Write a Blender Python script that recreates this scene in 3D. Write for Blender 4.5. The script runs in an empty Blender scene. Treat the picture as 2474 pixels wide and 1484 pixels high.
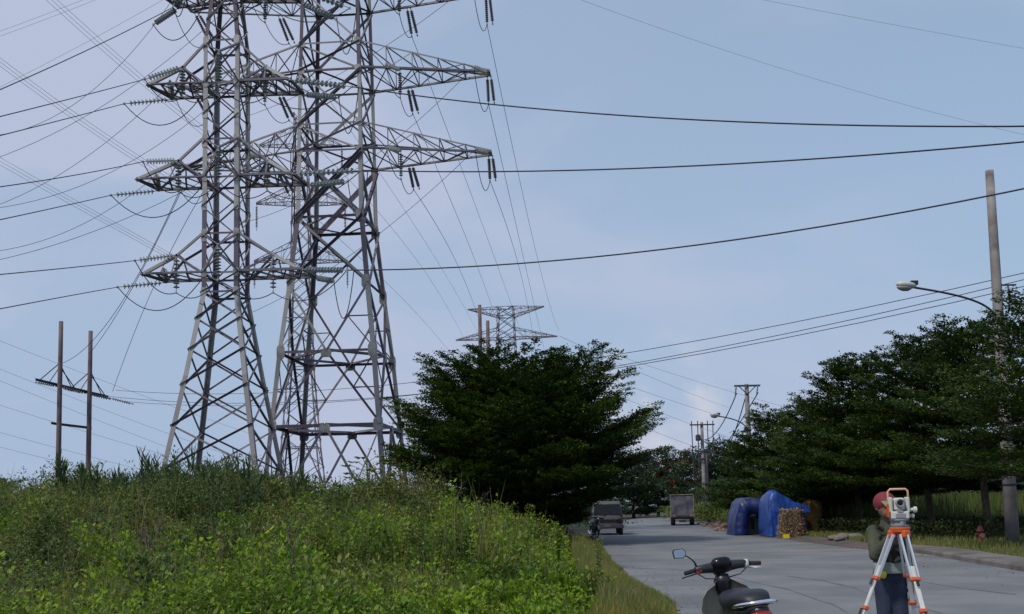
import bpy, math, random
import numpy as np
from mathutils import Vector, Matrix
random.seed(7); rng = np.random.default_rng(7)
R = math.radians
scn = bpy.context.scene
col = scn.collection

# ------------------------------------------------------------------ camera
FP, CX, EYE = 2400.0, 1236.5, 1.5          # focal length and centre in the units of a 2473 px wide view
PITCH, ROLL, SHIFT = R(5.0), 0.02, 0.1115
CY = 742 + SHIFT * 2473
_f = Vector((0, math.cos(PITCH), math.sin(PITCH)))
_r0 = Vector((1, 0, 0)); _u0 = Vector((0, -math.sin(PITCH), math.cos(PITCH)))
_r = _r0 * math.cos(ROLL) - _u0 * math.sin(ROLL)
_u = _u0 * math.cos(ROLL) + _r0 * math.sin(ROLL)
cd = bpy.data.cameras.new('camera'); cam = bpy.data.objects.new('camera', cd); col.objects.link(cam)
cd.sensor_fit = 'HORIZONTAL'; cd.sensor_width = 36; cd.lens = 36 * FP / 2473
cd.shift_y = SHIFT; cd.clip_start = 0.1; cd.clip_end = 9000
m3 = Matrix((_r, _u, -_f)).transposed()
cam.matrix_world = Matrix.Translation((0, 0, EYE)) @ m3.to_4x4()
scn.camera = cam

def at(x, y, d):
    """world point seen at view position x, y whose distance down the road (world Y) is d"""
    v = _f + _r * ((x - CX) / FP) + _u * ((CY - y) / FP)
    v = v * (d / v.y)
    return Vector((v.x, v.y, v.z + EYE))
def gx(x, d): return at(x, 1225 - (x - CX) * 0.02, d).x
def proj(p):
    v = Vector(p) - Vector((0, 0, EYE)); z = v.dot(_f)
    return CX + FP * v.dot(_r) / z, CY - FP * v.dot(_u) / z

# ------------------------------------------------------------------ sky and sun
SUN_EL, SUN_AZ = R(50), R(226)              # azimuth from +Y clockwise
w = bpy.data.worlds.new('World'); scn.world = w; w.use_nodes = True
nt = w.node_tree; nt.nodes.clear()
def N(t, **k):
    n = nt.nodes.new(t)
    for a, b in k.items(): setattr(n, a, b)
    return n
out = N('ShaderNodeOutputWorld'); bg = N('ShaderNodeBackground'); bg.inputs[1].default_value = 0.1
sky = N('ShaderNodeTexSky', sky_type='NISHITA'); sky.sun_disc = False
sky.sun_elevation = SUN_EL; sky.sun_rotation = SUN_AZ; sky.air_density = 1.2; sky.dust_density = 1.2; sky.ozone_density = 1.5
tc = N('ShaderNodeTexCoord')
mp = N('ShaderNodeMapping'); mp.inputs['Scale'].default_value = (1.0, 1.0, 2.6); mp.inputs['Location'].default_value = (3.1, 0.4, 0.2)
nt.links.new(tc.outputs['Generated'], mp.inputs[0])
n1 = N('ShaderNodeTexNoise'); n1.inputs['Scale'].default_value = 2.1; n1.inputs['Detail'].default_value = 7; n1.inputs['Roughness'].default_value = 0.5
n1.inputs['Distortion'].default_value = 0.4
nt.links.new(mp.outputs[0], n1.inputs['Vector'])
def dotn(v):
    d = N('ShaderNodeVectorMath', operation='DOT_PRODUCT'); nt.links.new(tc.outputs['Generated'], d.inputs[0]); d.inputs[1].default_value = v
    return d.outputs['Value']
def mr(src, a, b, c, d):
    m = N('ShaderNodeMapRange', interpolation_type='SMOOTHSTEP'); nt.links.new(src, m.inputs[0])
    for i, v in enumerate((a, b, c, d)): m.inputs[i + 1].default_value = v
    return m.outputs[0]
def mth(op, a, b=None):
    m = N('ShaderNodeMath', operation=op, use_clamp=(op in ('ADD',)))
    for i, v in enumerate((a, b)):
        if v is None: continue
        if isinstance(v, (int, float)): m.inputs[i].default_value = v
        else: nt.links.new(v, m.inputs[i])
    return m.outputs[0]
veil = mr(n1.outputs['Fac'], 0.40, 0.62, 0.0, 1.0)
left = mr(dotn((-0.91, 0.41, 0.0)), -0.35, 0.75, 0.30, 0.85)     # the cloud veil is thicker to the left
mask = mth('MULTIPLY', veil, left); mask = mth('ADD', mask, mth('MULTIPLY', left, 0.45))
hz = N('ShaderNodeSeparateXYZ'); nt.links.new(tc.outputs['Generated'], hz.inputs[0])
base_veil = mr(hz.outputs['Z'], -0.02, 0.45, 0.95, 0.62)
cv = (at(1585, 960, 10) - Vector((0, 0, EYE))).normalized()
cum = mr(dotn(tuple(cv)), 0.9972, 0.9995, 0.0, 1.0)
n2 = N('ShaderNodeTexNoise'); n2.inputs['Scale'].default_value = 14; n2.inputs['Detail'].default_value = 6
nt.links.new(tc.outputs['Generated'], n2.inputs['Vector'])
cum = mth('MULTIPLY', cum, mr(n2.outputs['Fac'], 0.34, 0.58, 0.0, 0.85))
mixa = N('ShaderNodeMix', data_type='RGBA'); mixa.inputs['B'].default_value = (4.7, 5.3, 6.95, 1)
nt.links.new(mask, mixa.inputs['Factor'])
tint = N('ShaderNodeMix', data_type='RGBA', blend_type='MULTIPLY'); tint.inputs['Factor'].default_value = 1
tint.inputs['B'].default_value = (1.4, 1.42, 1.25, 1)
nt.links.new(sky.outputs[0], tint.inputs['A'])
mix0 = N('ShaderNodeMix', data_type='RGBA'); mix0.inputs['B'].default_value = (3.1, 4.5, 6.6, 1); nt.links.new(base_veil, mix0.inputs['Factor'])
nt.links.new(tint.outputs['Result'], mix0.inputs['A']); nt.links.new(mix0.outputs['Result'], mixa.inputs['A'])
mixb = N('ShaderNodeMix', data_type='RGBA'); mixb.inputs['B'].default_value = (6.5, 6.5, 7.1, 1)
nt.links.new(cum, mixb.inputs['Factor']); nt.links.new(mixa.outputs['Result'], mixb.inputs['A'])
nt.links.new(mixb.outputs['Result'], bg.inputs[0]); nt.links.new(bg.outputs[0], out.inputs[0])
sl = bpy.data.lights.new('sun', 'SUN'); sl.energy = 2.5; sl.angle = R(5); sl.color = (1.0, 0.93, 0.84)
so = bpy.data.objects.new('sun', sl); col.objects.link(so)
sd = Vector((math.sin(SUN_AZ) * math.cos(SUN_EL), math.cos(SUN_AZ) * math.cos(SUN_EL), math.sin(SUN_EL)))
so.rotation_euler = sd.to_track_quat('Z', 'Y').to_euler(); so.location = (0, -20, 60)
scn.view_settings.view_transform = 'Standard'; scn.view_settings.look = 'None'; scn.view_settings.exposure = 0; scn.view_settings.gamma = 1
scn.render.film_transparent = False
scn.cycles.max_bounces = 5; scn.cycles.transparent_max_bounces = 8; scn.cycles.use_denoising = True

# ------------------------------------------------------------------ materials
def mat(name, c, rough=0.7, metal=0.0, c2=None, nscale=3.0, lo=0.35, hi=0.65, bump=0.0, bscale=30, spec=0.5, detail=5, coat=0, obj=True):
    m = bpy.data.materials.new(name); m.use_nodes = True; t = m.node_tree
    b = t.nodes['Principled BSDF']; b.inputs['Roughness'].default_value = rough; b.inputs['Metallic'].default_value = metal
    b.inputs['Base Color'].default_value = (*c, 1); b.inputs['Specular IOR Level'].default_value = spec
    b.inputs['Coat Weight'].default_value = coat
    tx = t.nodes.new('ShaderNodeTexCoord'); src = tx.outputs['Object'] if obj else None
    if src is None:
        g = t.nodes.new('ShaderNodeNewGeometry'); src = g.outputs['Position']
    if c2 is not None:
        n = t.nodes.new('ShaderNodeTexNoise'); n.inputs['Scale'].default_value = nscale; n.inputs['Detail'].default_value = detail
        t.links.new(src, n.inputs['Vector'])
        r = t.nodes.new('ShaderNodeMapRange'); r.inputs[1].default_value = lo; r.inputs[2].default_value = hi
        t.links.new(n.outputs['Fac'], r.inputs[0])
        x = t.nodes.new('ShaderNodeMix'); x.data_type = 'RGBA'; x.inputs['A'].default_value = (*c, 1); x.inputs['B'].default_value = (*c2, 1)
        t.links.new(r.outputs[0], x.inputs['Factor']); t.links.new(x.outputs['Result'], b.inputs['Base Color'])
    if bump:
        n = t.nodes.new('ShaderNodeTexNoise'); n.inputs['Scale'].default_value = bscale; n.inputs['Detail'].default_value = 4
        t.links.new(src, n.inputs['Vector'])
        q = t.nodes.new('ShaderNodeBump'); q.inputs['Strength'].default_value = bump; q.inputs['Distance'].default_value = 0.02
        t.links.new(n.outputs['Fac'], q.inputs['Height']); t.links.new(q.outputs[0], b.inputs['Normal'])
    return m
def leafmat(name, cols, trans=0.25, rough=0.55, patch=None, pscale=0.35):
    """leaves: each leaf takes its own tone, larger patches of plants differ in kind"""
    m = bpy.data.materials.new(name); m.use_nodes = True; t = m.node_tree
    b = t.nodes['Principled BSDF']; b.inputs['Roughness'].default_value = rough; b.inputs['Specular IOR Level'].default_value = 0.18
    g = t.nodes.new('ShaderNodeNewGeometry'); cr = t.nodes.new('ShaderNodeValToRGB')
    e = cr.color_ramp.elements
    while len(e) < len(cols): e.new(0.5)
    for i, c in enumerate(cols):
        e[i].position = i / (len(cols) - 1); e[i].color = (*c, 1)
    t.links.new(g.outputs['Random Per Island'], cr.inputs[0]); c = cr.outputs[0]
    if patch:
        n = t.nodes.new('ShaderNodeTexNoise'); n.inputs['Scale'].default_value = pscale; n.inputs['Detail'].default_value = 3
        t.links.new(g.outputs['Position'], n.inputs['Vector'])
        r = t.nodes.new('ShaderNodeMapRange'); r.inputs[1].default_value = 0.36; r.inputs[2].default_value = 0.64; t.links.new(n.outputs['Fac'], r.inputs[0])
        k = t.nodes.new('ShaderNodeValToRGB'); el = k.color_ramp.elements; el.new(0.5); el[0].color = (1.22, 1.12, 0.75, 1); el[1].color = (1, 1, 1, 1); el[2].color = (*patch, 1); t.links.new(r.outputs[0], k.inputs[0])
        x = t.nodes.new('ShaderNodeMix'); x.data_type = 'RGBA'; x.blend_type = 'MULTIPLY'; x.inputs['Factor'].default_value = 1
        t.links.new(k.outputs[0], x.inputs['B']); t.links.new(c, x.inputs['A']); c = x.outputs['Result']
    t.links.new(c, b.inputs['Base Color'])
    tr = t.nodes.new('ShaderNodeBsdfTranslucent'); t.links.new(c, tr.inputs[0])
    mx = t.nodes.new('ShaderNodeMixShader'); mx.inputs[0].default_value = trans
    t.links.new(b.outputs[0], mx.inputs[1]); t.links.new(tr.outputs[0], mx.inputs[2])
    t.links.new(mx.outputs[0], t.nodes['Material Output'].inputs[0])
    return m
def steelmat(name, cols, rough=0.6):
    m = leafmat(name, cols, 0.0, rough); return m   # every bolted member weathered to its own tone
STEEL = steelmat('galvanised_steel', [(0.07, 0.055, 0.075), (0.14, 0.115, 0.135), (0.11, 0.10, 0.145), (0.24, 0.225, 0.235), (0.36, 0.355, 0.355)])
STEEL_F = steelmat('galvanised_steel_far', [(0.12, 0.10, 0.125), (0.17, 0.15, 0.18), (0.24, 0.225, 0.25)])
PLATE = mat('gusset_steel', (0.38, 0.38, 0.36), 0.6, 0.2, (0.22, 0.2, 0.2), 2.0)
PORC = mat('porcelain', (0.34, 0.37, 0.37), 0.35, 0, (0.22, 0.24, 0.26), 4)
PORC_D = mat('dark_porcelain', (0.17, 0.155, 0.19), 0.4)
CABLE = mat('cable', (0.02, 0.022, 0.035), 0.7, 0.0)
CONC = mat('pole_concrete', (0.30, 0.28, 0.27), 0.85, 0, (0.17, 0.15, 0.15), 1.5, bump=0.3)
CONC_R = mat('brown_pole_concrete', (0.17, 0.125, 0.13), 0.85, 0, (0.11, 0.075, 0.08), 1.5)
IRON = mat('dark_iron', (0.05, 0.045, 0.06), 0.6, 0.3)
BARK = mat('bark', (0.06, 0.045, 0.035), 0.9, 0, (0.10, 0.08, 0.06), 6, bump=0.6, bscale=18)
TWIG = mat('dry_twig', (0.13, 0.095, 0.075), 0.9)
FOL = leafmat('tier_foliage', [(0.020, 0.042, 0.009), (0.036, 0.070, 0.011), (0.062, 0.112, 0.014), (0.055, 0.080, 0.018)], 0.2, patch=(0.7, 0.72, 0.85))
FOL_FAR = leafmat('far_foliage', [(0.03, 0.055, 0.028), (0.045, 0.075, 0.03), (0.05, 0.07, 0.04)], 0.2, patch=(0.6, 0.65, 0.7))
FLAME = leafmat('flame_flowers', [(0.16, 0.035, 0.015), (0.24, 0.06, 0.02)], 0.1)
BROAD = leafmat('broad_leaves', [(0.10, 0.19, 0.014), (0.16, 0.27, 0.018), (0.21, 0.32, 0.022), (0.13, 0.23, 0.02), (0.28, 0.36, 0.035)], 0.35, patch=(0.5, 0.6, 0.85), pscale=0.8)
WEED = leafmat('weed_leaves', [(0.07, 0.125, 0.025), (0.12, 0.185, 0.03), (0.085, 0.15, 0.035), (0.20, 0.22, 0.06), (0.17, 0.13, 0.07)], 0.3, patch=(0.45, 0.55, 0.68), pscale=0.6)
GRASS = leafmat('grass_blades', [(0.10, 0.16, 0.03), (0.15, 0.20, 0.045), (0.24, 0.22, 0.09), (0.28, 0.22, 0.13)], 0.35, patch=(0.7, 0.85, 0.7), pscale=0.8)
CANE = leafmat('cane_leaves', [(0.045, 0.08, 0.03), (0.065, 0.105, 0.035), (0.09, 0.125, 0.045)], 0.3)
YEL = leafmat('yellow_green_tips', [(0.17, 0.21, 0.04), (0.22, 0.24, 0.06), (0.13, 0.19, 0.04)], 0.3)
GREENST = mat('green_stem', (0.08, 0.11, 0.04), 0.7)
BLACKP = mat('black_plastic', (0.014, 0.014, 0.02), 0.38)
VINYL = mat('seat_vinyl', (0.012, 0.011, 0.018), 0.45, bump=0.2, bscale=120)
CREAM = mat('cream_plastic', (0.28, 0.26, 0.205), 0.45, 0, (0.22, 0.205, 0.16), 4, coat=0.3)
CHROME = mat('chrome', (0.85, 0.86, 0.9), 0.16, 1.0)
ALU = mat('aluminium', (0.62, 0.64, 0.68), 0.4, 0.55)
REDL = mat('red_lens', (0.25, 0.012, 0.012), 0.2, coat=0.5)
ORL = mat('orange_lens', (0.55, 0.14, 0.02), 0.3)
RUB = mat('rubber', (0.02, 0.02, 0.022), 0.85)
GLASSD = mat('dark_glass', (0.006, 0.007, 0.010), 0.22, spec=0.3)
MIRR = mat('mirror_glass', (0.42, 0.42, 0.45), 0.06, 1.0)
ORANGE = mat('orange_paint', (0.60, 0.10, 0.02), 0.45, 0, (0.5, 0.085, 0.02), 12)
SALMON = mat('salmon_trim', (0.66, 0.36, 0.22), 0.45)
INSTR = mat('instrument_cream', (0.56, 0.56, 0.50), 0.45, 0, (0.48, 0.48, 0.44), 10)
INSTG = mat('instrument_grey', (0.24, 0.25, 0.27), 0.5)
WHITEP = mat('white_paint', (0.62, 0.62, 0.60), 0.5, 0, (0.45, 0.45, 0.44), 8)
YELP = mat('yellow_plastic', (0.62, 0.50, 0.03), 0.4)
TRUCKW = mat('dusty_shaded_white_paint', (0.10, 0.10, 0.095), 0.55, 0, (0.07, 0.07, 0.065), 5)  # white paint darkened so the colour carries the round tree's shade
TRUCKY = mat('rusty_cream_paint', (0.30, 0.27, 0.20), 0.6, 0, (0.15, 0.10, 0.07), 6)
TARPG = mat('grey_canvas', (0.19, 0.18, 0.20), 0.8, 0, (0.08, 0.075, 0.10), 1.6, 0.42, 0.6)
TARPT = mat('teal_canvas', (0.03, 0.075, 0.075), 0.8)
BLUE = mat('blue_tarpaulin', (0.015, 0.07, 0.34), 0.42, 0, (0.01, 0.04, 0.2), 2.4, bump=0.8, bscale=7)
BLUED = mat('dark_blue_tarpaulin', (0.008, 0.022, 0.13), 0.45, 0, (0.006, 0.014, 0.08), 2.4, bump=0.8, bscale=7)
SAND_Y = mat('ochre_tarpaulin', (0.16, 0.095, 0.012), 0.7, 0, (0.08, 0.04, 0.01), 3, bump=0.6, bscale=8)
HUSK = leafmat('husk_pieces', [(0.16, 0.10, 0.05), (0.32, 0.22, 0.12), (0.20, 0.13, 0.08), (0.5, 0.42, 0.32)], 0.0)
HUSKB = mat('husk_heap', (0.09, 0.06, 0.04), 0.95, 0, (0.16, 0.11, 0.06), 14, bump=0.8, bscale=20)
HYDR = mat('hydrant_red', (0.26, 0.055, 0.03), 0.6, 0, (0.14, 0.04, 0.03), 10)
SKIN = mat('skin', (0.21, 0.12, 0.08), 0.55)
OLIVE = mat('olive_jacket', (0.062, 0.070, 0.040), 0.85, 0, (0.038, 0.044, 0.028), 9, bump=0.4, bscale=40)
JEANS = mat('navy_jeans', (0.013, 0.020, 0.045), 0.8, 0, (0.02, 0.032, 0.065), 8, bump=0.3, bscale=60)
SHIRT = mat('pale_shirt', (0.21, 0.24, 0.22), 0.8)
CAPR = mat('maroon_cap', (0.17, 0.018, 0.028), 0.75)
CAPK = mat('khaki_brim', (0.20, 0.21, 0.11), 0.8)
GLOVE = mat('black_glove', (0.013, 0.012, 0.016), 0.8)
BRICK = mat('laterite_rubble', (0.15, 0.07, 0.05), 0.95, 0, (0.25, 0.2, 0.17), 5, bump=0.8, bscale=9)
KERB = mat('kerb_concrete', (0.19, 0.17, 0.155), 0.9, 0, (0.09, 0.08, 0.072), 1.2, bump=0.4, obj=False)
ROOF = mat('roof_sheet', (0.28, 0.30, 0.33), 0.6, 0, (0.2, 0.2, 0.22), 2)
WALLM = mat('house_wall', (0.25, 0.17, 0.15), 0.9, 0, (0.18, 0.13, 0.12), 2)

# ------------------------------------------------------------------ mesh builder
class MB:
    def __init__(s): s.v = []; s.f = []
    def add(s, vs, fs):
        b = len(s.v); s.v.extend(tuple(p) for p in vs); s.f.extend(tuple(b + i for i in f) for f in fs); return s
    def box(s, c, size, rot=None, bev=0.0):
        hx, hy, hz = [k / 2 for k in size]; c = Vector(c)
        if bev:
            b = bev; pts = []
            for z, k in ((-hz, b), (-hz + b, 0), (hz - b, 0), (hz, b)):
                x, y = hx - k, hy - k; q = b if k == 0 else 0
                for px, py in ((-x + q, -y), (x - q, -y), (x, -y + q), (x, y - q), (x - q, y), (-x + q, y), (-x, y - q), (-x, -y + q)) if k == 0 else ((-x + b * .3, -y), (x - b * .3, -y), (x, -y + b * .3), (x, y - b * .3), (x - b * .3, y), (-x + b * .3, y), (-x, y - b * .3), (-x, -y + b * .3)):
                    pts.append(Vector((px, py, z)))
            fs = [tuple(range(7, -1, -1)), tuple(range(24, 32))]
            for l in range(3):
                for i in range(8): fs.append((l * 8 + i, l * 8 + (i + 1) % 8, l * 8 + 8 + (i + 1) % 8, l * 8 + 8 + i))
        else:
            pts = [Vector((x, y, z)) for x in (-hx, hx) for y in (-hy, hy) for z in (-hz, hz)]
            fs = [(0, 1, 3, 2), (4, 6, 7, 5), (0, 4, 5, 1), (2, 3, 7, 6), (0, 2, 6, 4), (1, 5, 7, 3)]
        if rot is not None: pts = [rot @ p for p in pts]
        return s.add([c + p for p in pts], fs)
    def lbeam(s, p, q, a, n, t=None, out=False):
        """angle iron from p to q: one flange lies in the face whose outward normal is n, the other sticks inward"""
        p = Vector(p); q = Vector(q); d = (q - p)
        if d.length < 1e-4: return s
        d.normalize(); n = Vector(n); n = n - d * n.dot(d)
        if n.length < 1e-3: n = d.orthogonal()
        n.normalize(); sd = d.cross(n); t = t or max(0.012, a * 0.12)
        pr = [(-a / 2, 0), (a / 2, 0), (a / 2, -t), (-a / 2 + t, -t), (-a / 2 + t, -a), (-a / 2, -a)]
        if out:                          # the free flange stands out from the face along the upper edge
            k = -1 if sd.z > 0 else 1; pr = [(x * k, -y) for x, y in pr]
        vs = [e + sd * x + n * y for e in (p, q) for x, y in pr]
        fs = [(i, (i + 1) % 6, 6 + (i + 1) % 6, 6 + i) for i in range(6)] + [(5, 4, 3, 2, 1, 0), (6, 7, 8, 9, 10, 11)]
        return s.add(vs, fs)
    def corner(s, p, q, a, n1, n2, t=0.025):
        """leg angle: two flanges of width a running inward from the outer corner (n1, n2 outward)"""
        p = Vector(p); q = Vector(q); n1 = Vector(n1); n2 = Vector(n2)
        pr = [(0, 0), (a, 0), (a, t), (t, t), (t, a), (0, a)]
        vs = [e - n1 * x - n2 * y for e in (p, q) for x, y in pr]
        fs = [(i, (i + 1) % 6, 6 + (i + 1) % 6, 6 + i) for i in range(6)] + [(5, 4, 3, 2, 1, 0), (6, 7, 8, 9, 10, 11)]
        return s.add(vs, fs)
    def tube(s, pts, rad, n=8, cap=True, sq=None):
        pts = [Vector(p) for p in pts]; m = len(pts)
        if not isinstance(rad, (list, tuple)): rad = [rad] * m
        d0 = (pts[1] - pts[0]).normalized(); u = d0.orthogonal().normalized(); base = len(s.v); vs = []
        for i, p in enumerate(pts):
            d = (pts[min(i + 1, m - 1)] - pts[max(i - 1, 0)]).normalized()
            u = (u - d * u.dot(d)).normalized(); v = d.cross(u)
            for k in range(n):
                a = 2 * math.pi * k / n
                vs.append(p + (u * math.cos(a) + v * math.sin(a)) * rad[i])
        fs = [(i * n + k, i * n + (k + 1) % n, (i + 1) * n + (k + 1) % n, (i + 1) * n + k) for i in range(m - 1) for k in range(n)]
        if cap: fs += [tuple(range(n - 1, -1, -1)), tuple((m - 1) * n + k for k in range(n))]
        return s.add(vs, fs)
    def loft(s, secs, n=16, e=2.0, cap=True):
        """secs: (centre, half width, half height, right vector, up vector); superellipse of power e"""
        vs = []
        for c, hw, hh, rv, uv in secs:
            c = Vector(c); rv = Vector(rv); uv = Vector(uv)
            for k in range(n):
                a = 2 * math.pi * k / n; ca, sa = math.cos(a), math.sin(a)
                x = math.copysign(abs(ca) ** (2 / e), ca) * hw; y = math.copysign(abs(sa) ** (2 / e), sa) * hh
                vs.append(c + rv * x + uv * y)
        m = len(secs)
        fs = [(i * n + k, i * n + (k + 1) % n, (i + 1) * n + (k + 1) % n, (i + 1) * n + k) for i in range(m - 1) for k in range(n)]
        if cap: fs += [tuple(range(n - 1, -1, -1)), tuple((m - 1) * n + k for k in range(n))]
        return s.add(vs, fs)
    def lathe(s, c, axis, prof, n=16):
        c = Vector(c); ax = Vector(axis).normalized(); u = ax.orthogonal().normalized(); v = ax.cross(u); vs = []
        for h, r in prof:
            for k in range(n):
                a = 2 * math.pi * k / n; vs.append(c + ax * h + (u * math.cos(a) + v * math.sin(a)) * max(r, 1e-4))
        m = len(prof)
        fs = [(i * n + k, i * n + (k + 1) % n, (i + 1) * n + (k + 1) % n, (i + 1) * n + k) for i in range(m - 1) for k in range(n)]
        fs += [tuple(range(n - 1, -1, -1)), tuple((m - 1) * n + k for k in range(n))]
        return s.add(vs, fs)
    def ell(s, c, r, rot=None, n=12, m=8):
        c = Vector(c); vs = []
        for i in range(m + 1):
            t = math.pi * i / m
            for k in range(n):
                a = 2 * math.pi * k / n
                p = Vector((r[0] * math.sin(t) * math.cos(a), r[1] * math.sin(t) * math.sin(a), r[2] * math.cos(t)))
                vs.append(c + (rot @ p if rot is not None else p))
        fs = [(i * n + k, (i + 1) * n + k, (i + 1) * n + (k + 1) % n, i * n + (k + 1) % n) for i in range(m) for k in range(n)]
        return s.add(vs, fs)
    def prism(s, prof, a, b, up=(0, 0, 1)):
        """closed 2-d outline (y,z) swept from x=a to x=b"""
        n = len(prof); vs = [(a, y, z) for y, z in prof] + [(b, y, z) for y, z in prof]
        return s.add(vs, [(i, (i + 1) % n, n + (i + 1) % n, n + i) for i in range(n)] + [tuple(range(n - 1, -1, -1)), tuple(range(n, 2 * n))])
    def build(s, name, m, parent=None, smooth=False):
        me = bpy.data.meshes.new(name); me.from_pydata([tuple(p) for p in s.v], [], s.f); me.update()
        return link(name, me, m, parent, smooth)
def link(name, me, m, parent=None, smooth=False):
    if isinstance(m, (list, tuple)):
        for q in m: me.materials.append(q)
    elif m: me.materials.append(m)
    if smooth: me.polygons.foreach_set('use_smooth', [True] * len(me.polygons))
    o = bpy.data.objects.new(name, me); col.objects.link(o)
    if parent: o.parent = parent
    return o
def npmesh(name, V, quads, m, parent=None, smooth=False):
    """V (n,3), quads (k,4) numpy"""
    me = bpy.data.meshes.new(name); me.vertices.add(len(V)); me.vertices.foreach_set('co', np.asarray(V, np.float32).ravel())
    k = quads.shape[1]; me.loops.add(quads.size); me.loops.foreach_set('vertex_index', quads.astype(np.int32).ravel())
    me.polygons.add(len(quads)); me.polygons.foreach_set('loop_start', np.arange(0, quads.size, k, dtype=np.int32))
    me.update(calc_edges=True); me.validate()
    return link(name, me, m, parent, smooth)
def tag(o, label=None, cat=None, group=None, kind=None):
    for k, v in (('label', label), ('category', cat), ('group', group), ('kind', kind)):
        if v: o[k] = v
    return o
def empty(name, loc, label, cat, group=None, rot=(0, 0, 0)):
    o = bpy.data.objects.new(name, None); col.objects.link(o); o.location = loc; o.rotation_euler = rot
    return tag(o, label, cat, group)
class Local:
    """builds parts in world coordinates under an Empty that stands at the thing's base"""
    def __init__(s, name, base, label, cat, group=None):
        s.root = empty(name, base, label, cat, group); s.inv = Vector(base)
    def part(s, mb, name, m, parent=None, smooth=False, pbase=None):
        off = s.inv if parent is None else Vector((0, 0, 0))
        if parent is None: mb.v = [Vector(p) - s.inv for p in mb.v]
        else: mb.v = [Vector(p) - s.inv for p in mb.v]
        return mb.build(name, m, parent or s.root, smooth)

# ------------------------------------------------------------------ value noise for terrain and clumps
def vnoise(x, y, s=1.0, seed=0):
    x = np.asarray(x, float) / s + seed * 17.3; y = np.asarray(y, float) / s + seed * 5.7
    xi = np.floor(x); yi = np.floor(y); fx = x - xi; fy = y - yi
    fx = fx * fx * (3 - 2 * fx); fy = fy * fy * (3 - 2 * fy)
    h = lambda a, b: np.modf(np.abs(np.sin(a * 127.1 + b * 311.7) * 43758.5453))[0]
    return (h(xi, yi) * (1 - fx) + h(xi + 1, yi) * fx) * (1 - fy) + (h(xi, yi + 1) * (1 - fx) + h(xi + 1, yi + 1) * fx) * fy
def fbm(x, y, s, seed=0): return (vnoise(x, y, s, seed) + 0.5 * vnoise(x, y, s / 2.1, seed + 1) + 0.25 * vnoise(x, y, s / 4.3, seed + 2)) / 1.75
LE = ([-60, 0, 10, 15, 20, 30, 47, 54, 80, 106, 150, 260, 420], [0.5, 0.8, 1.7, 2.35, 2.25, 2.75, 3.9, 4.4, 7.4, 12.1, 22, 58, 120])
RE = ([-60, 0, 20, 24, 28, 33, 40, 50, 73, 95, 150, 260, 420], [9.6, 9.9, 10.3, 10.8, 11.4, 10.9, 11.3, 11.2, 14.0, 19, 31, 67, 129])
def ledge(y): return np.interp(y, *LE)
def redge(y): return np.interp(y, *RE)
def sst(t, a, b):
    t = np.clip((t - a) / (b - a), 0, 1); return t * t * (3 - 2 * t)
HB = ([-20, 0, 6, 9, 12, 15, 20, 30, 36, 42, 50, 65], [0, 0, 0.05, 0.14, 0.27, 0.43, 0.73, 1.35, 1.6, 1.1, 0.4, 0])
def ground_z(x, y):
    t = ledge(y) - x
    g = sst(t, 1.4, 13.0) * np.interp(y, *HB) * (0.86 + 0.28 * fbm(x, y, 7, 3))
    r = x - redge(y)
    return g + sst(r, 0.2, 1.0) * 0.10 * (y < 200) + sst(r, 6, 14) * 0.25 * fbm(x, y, 9, 5) * (np.abs(y) < 300)
def gz(x, y): return float(ground_z(np.array([x]), np.array([y]))[0])

# ------------------------------------------------------------------ ground, road, kerb
def sheet(name, xs, ys, zf, m):
    X, Y = np.meshgrid(xs, ys); Z = zf(X, Y); V = np.stack([X, Y, Z], -1).reshape(-1, 3)
    nx, ny = len(xs), len(ys); i, j = np.meshgrid(np.arange(nx - 1), np.arange(ny - 1)); a = (j * nx + i).ravel()
    return npmesh(name, V, np.stack([a, a + 1, a + nx + 1, a + nx], -1), m, smooth=True)
gm = mat('earth', (0.045, 0.042, 0.026), 0.95, 0, (0.035, 0.055, 0.02), 0.35, 0.4, 0.6, bump=0.6, bscale=8, obj=False)
xs = np.concatenate([[-4000, -1500, -500, -200, -120, -80], np.arange(-60, 60, 0.8), [60, 90, 140, 220, 500, 1500, 4000]])
ys = np.concatenate([[-1500, -400, -100, -40], np.arange(-20, 80, 0.8), np.arange(80, 200, 6), [220, 300, 450, 800, 1500, 3000, 6000]])
tag(sheet('ground', xs, ys, lambda x, y: ground_z(x, y) - 0.012, gm), 'dark earth with low green cover beside the road', None, None, 'structure')
road = mat('asphalt', (0.135, 0.142, 0.150), 0.86, 0, (0.185, 0.19, 0.195), 0.5, 0.4, 0.6, bump=0.35, bscale=60, obj=False)
t = road.node_tree; b = t.nodes['Principled BSDF']; base = b.inputs['Base Color'].links[0].from_socket
g = t.nodes.new('ShaderNodeNewGeometry'); sx = t.nodes.new('ShaderNodeSeparateXYZ'); t.links.new(g.outputs['Position'], sx.inputs[0])
def rmix(fac_sock, colr, prev, amt=1.0):
    mm = t.nodes.new('ShaderNodeMath'); mm.operation = 'MULTIPLY'; mm.inputs[1].default_value = amt; t.links.new(fac_sock, mm.inputs[0])
    x = t.nodes.new('ShaderNodeMix'); x.data_type = 'RGBA'; x.inputs['B'].default_value = (*colr, 1)
    t.links.new(mm.outputs[0], x.inputs['Factor']); t.links.new(prev, x.inputs['A']); return x.outputs['Result']
def rnode(cls, **k):
    n = t.nodes.new(cls)
    for a_, b_ in k.items(): setattr(n, a_, b_)
    return n
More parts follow.
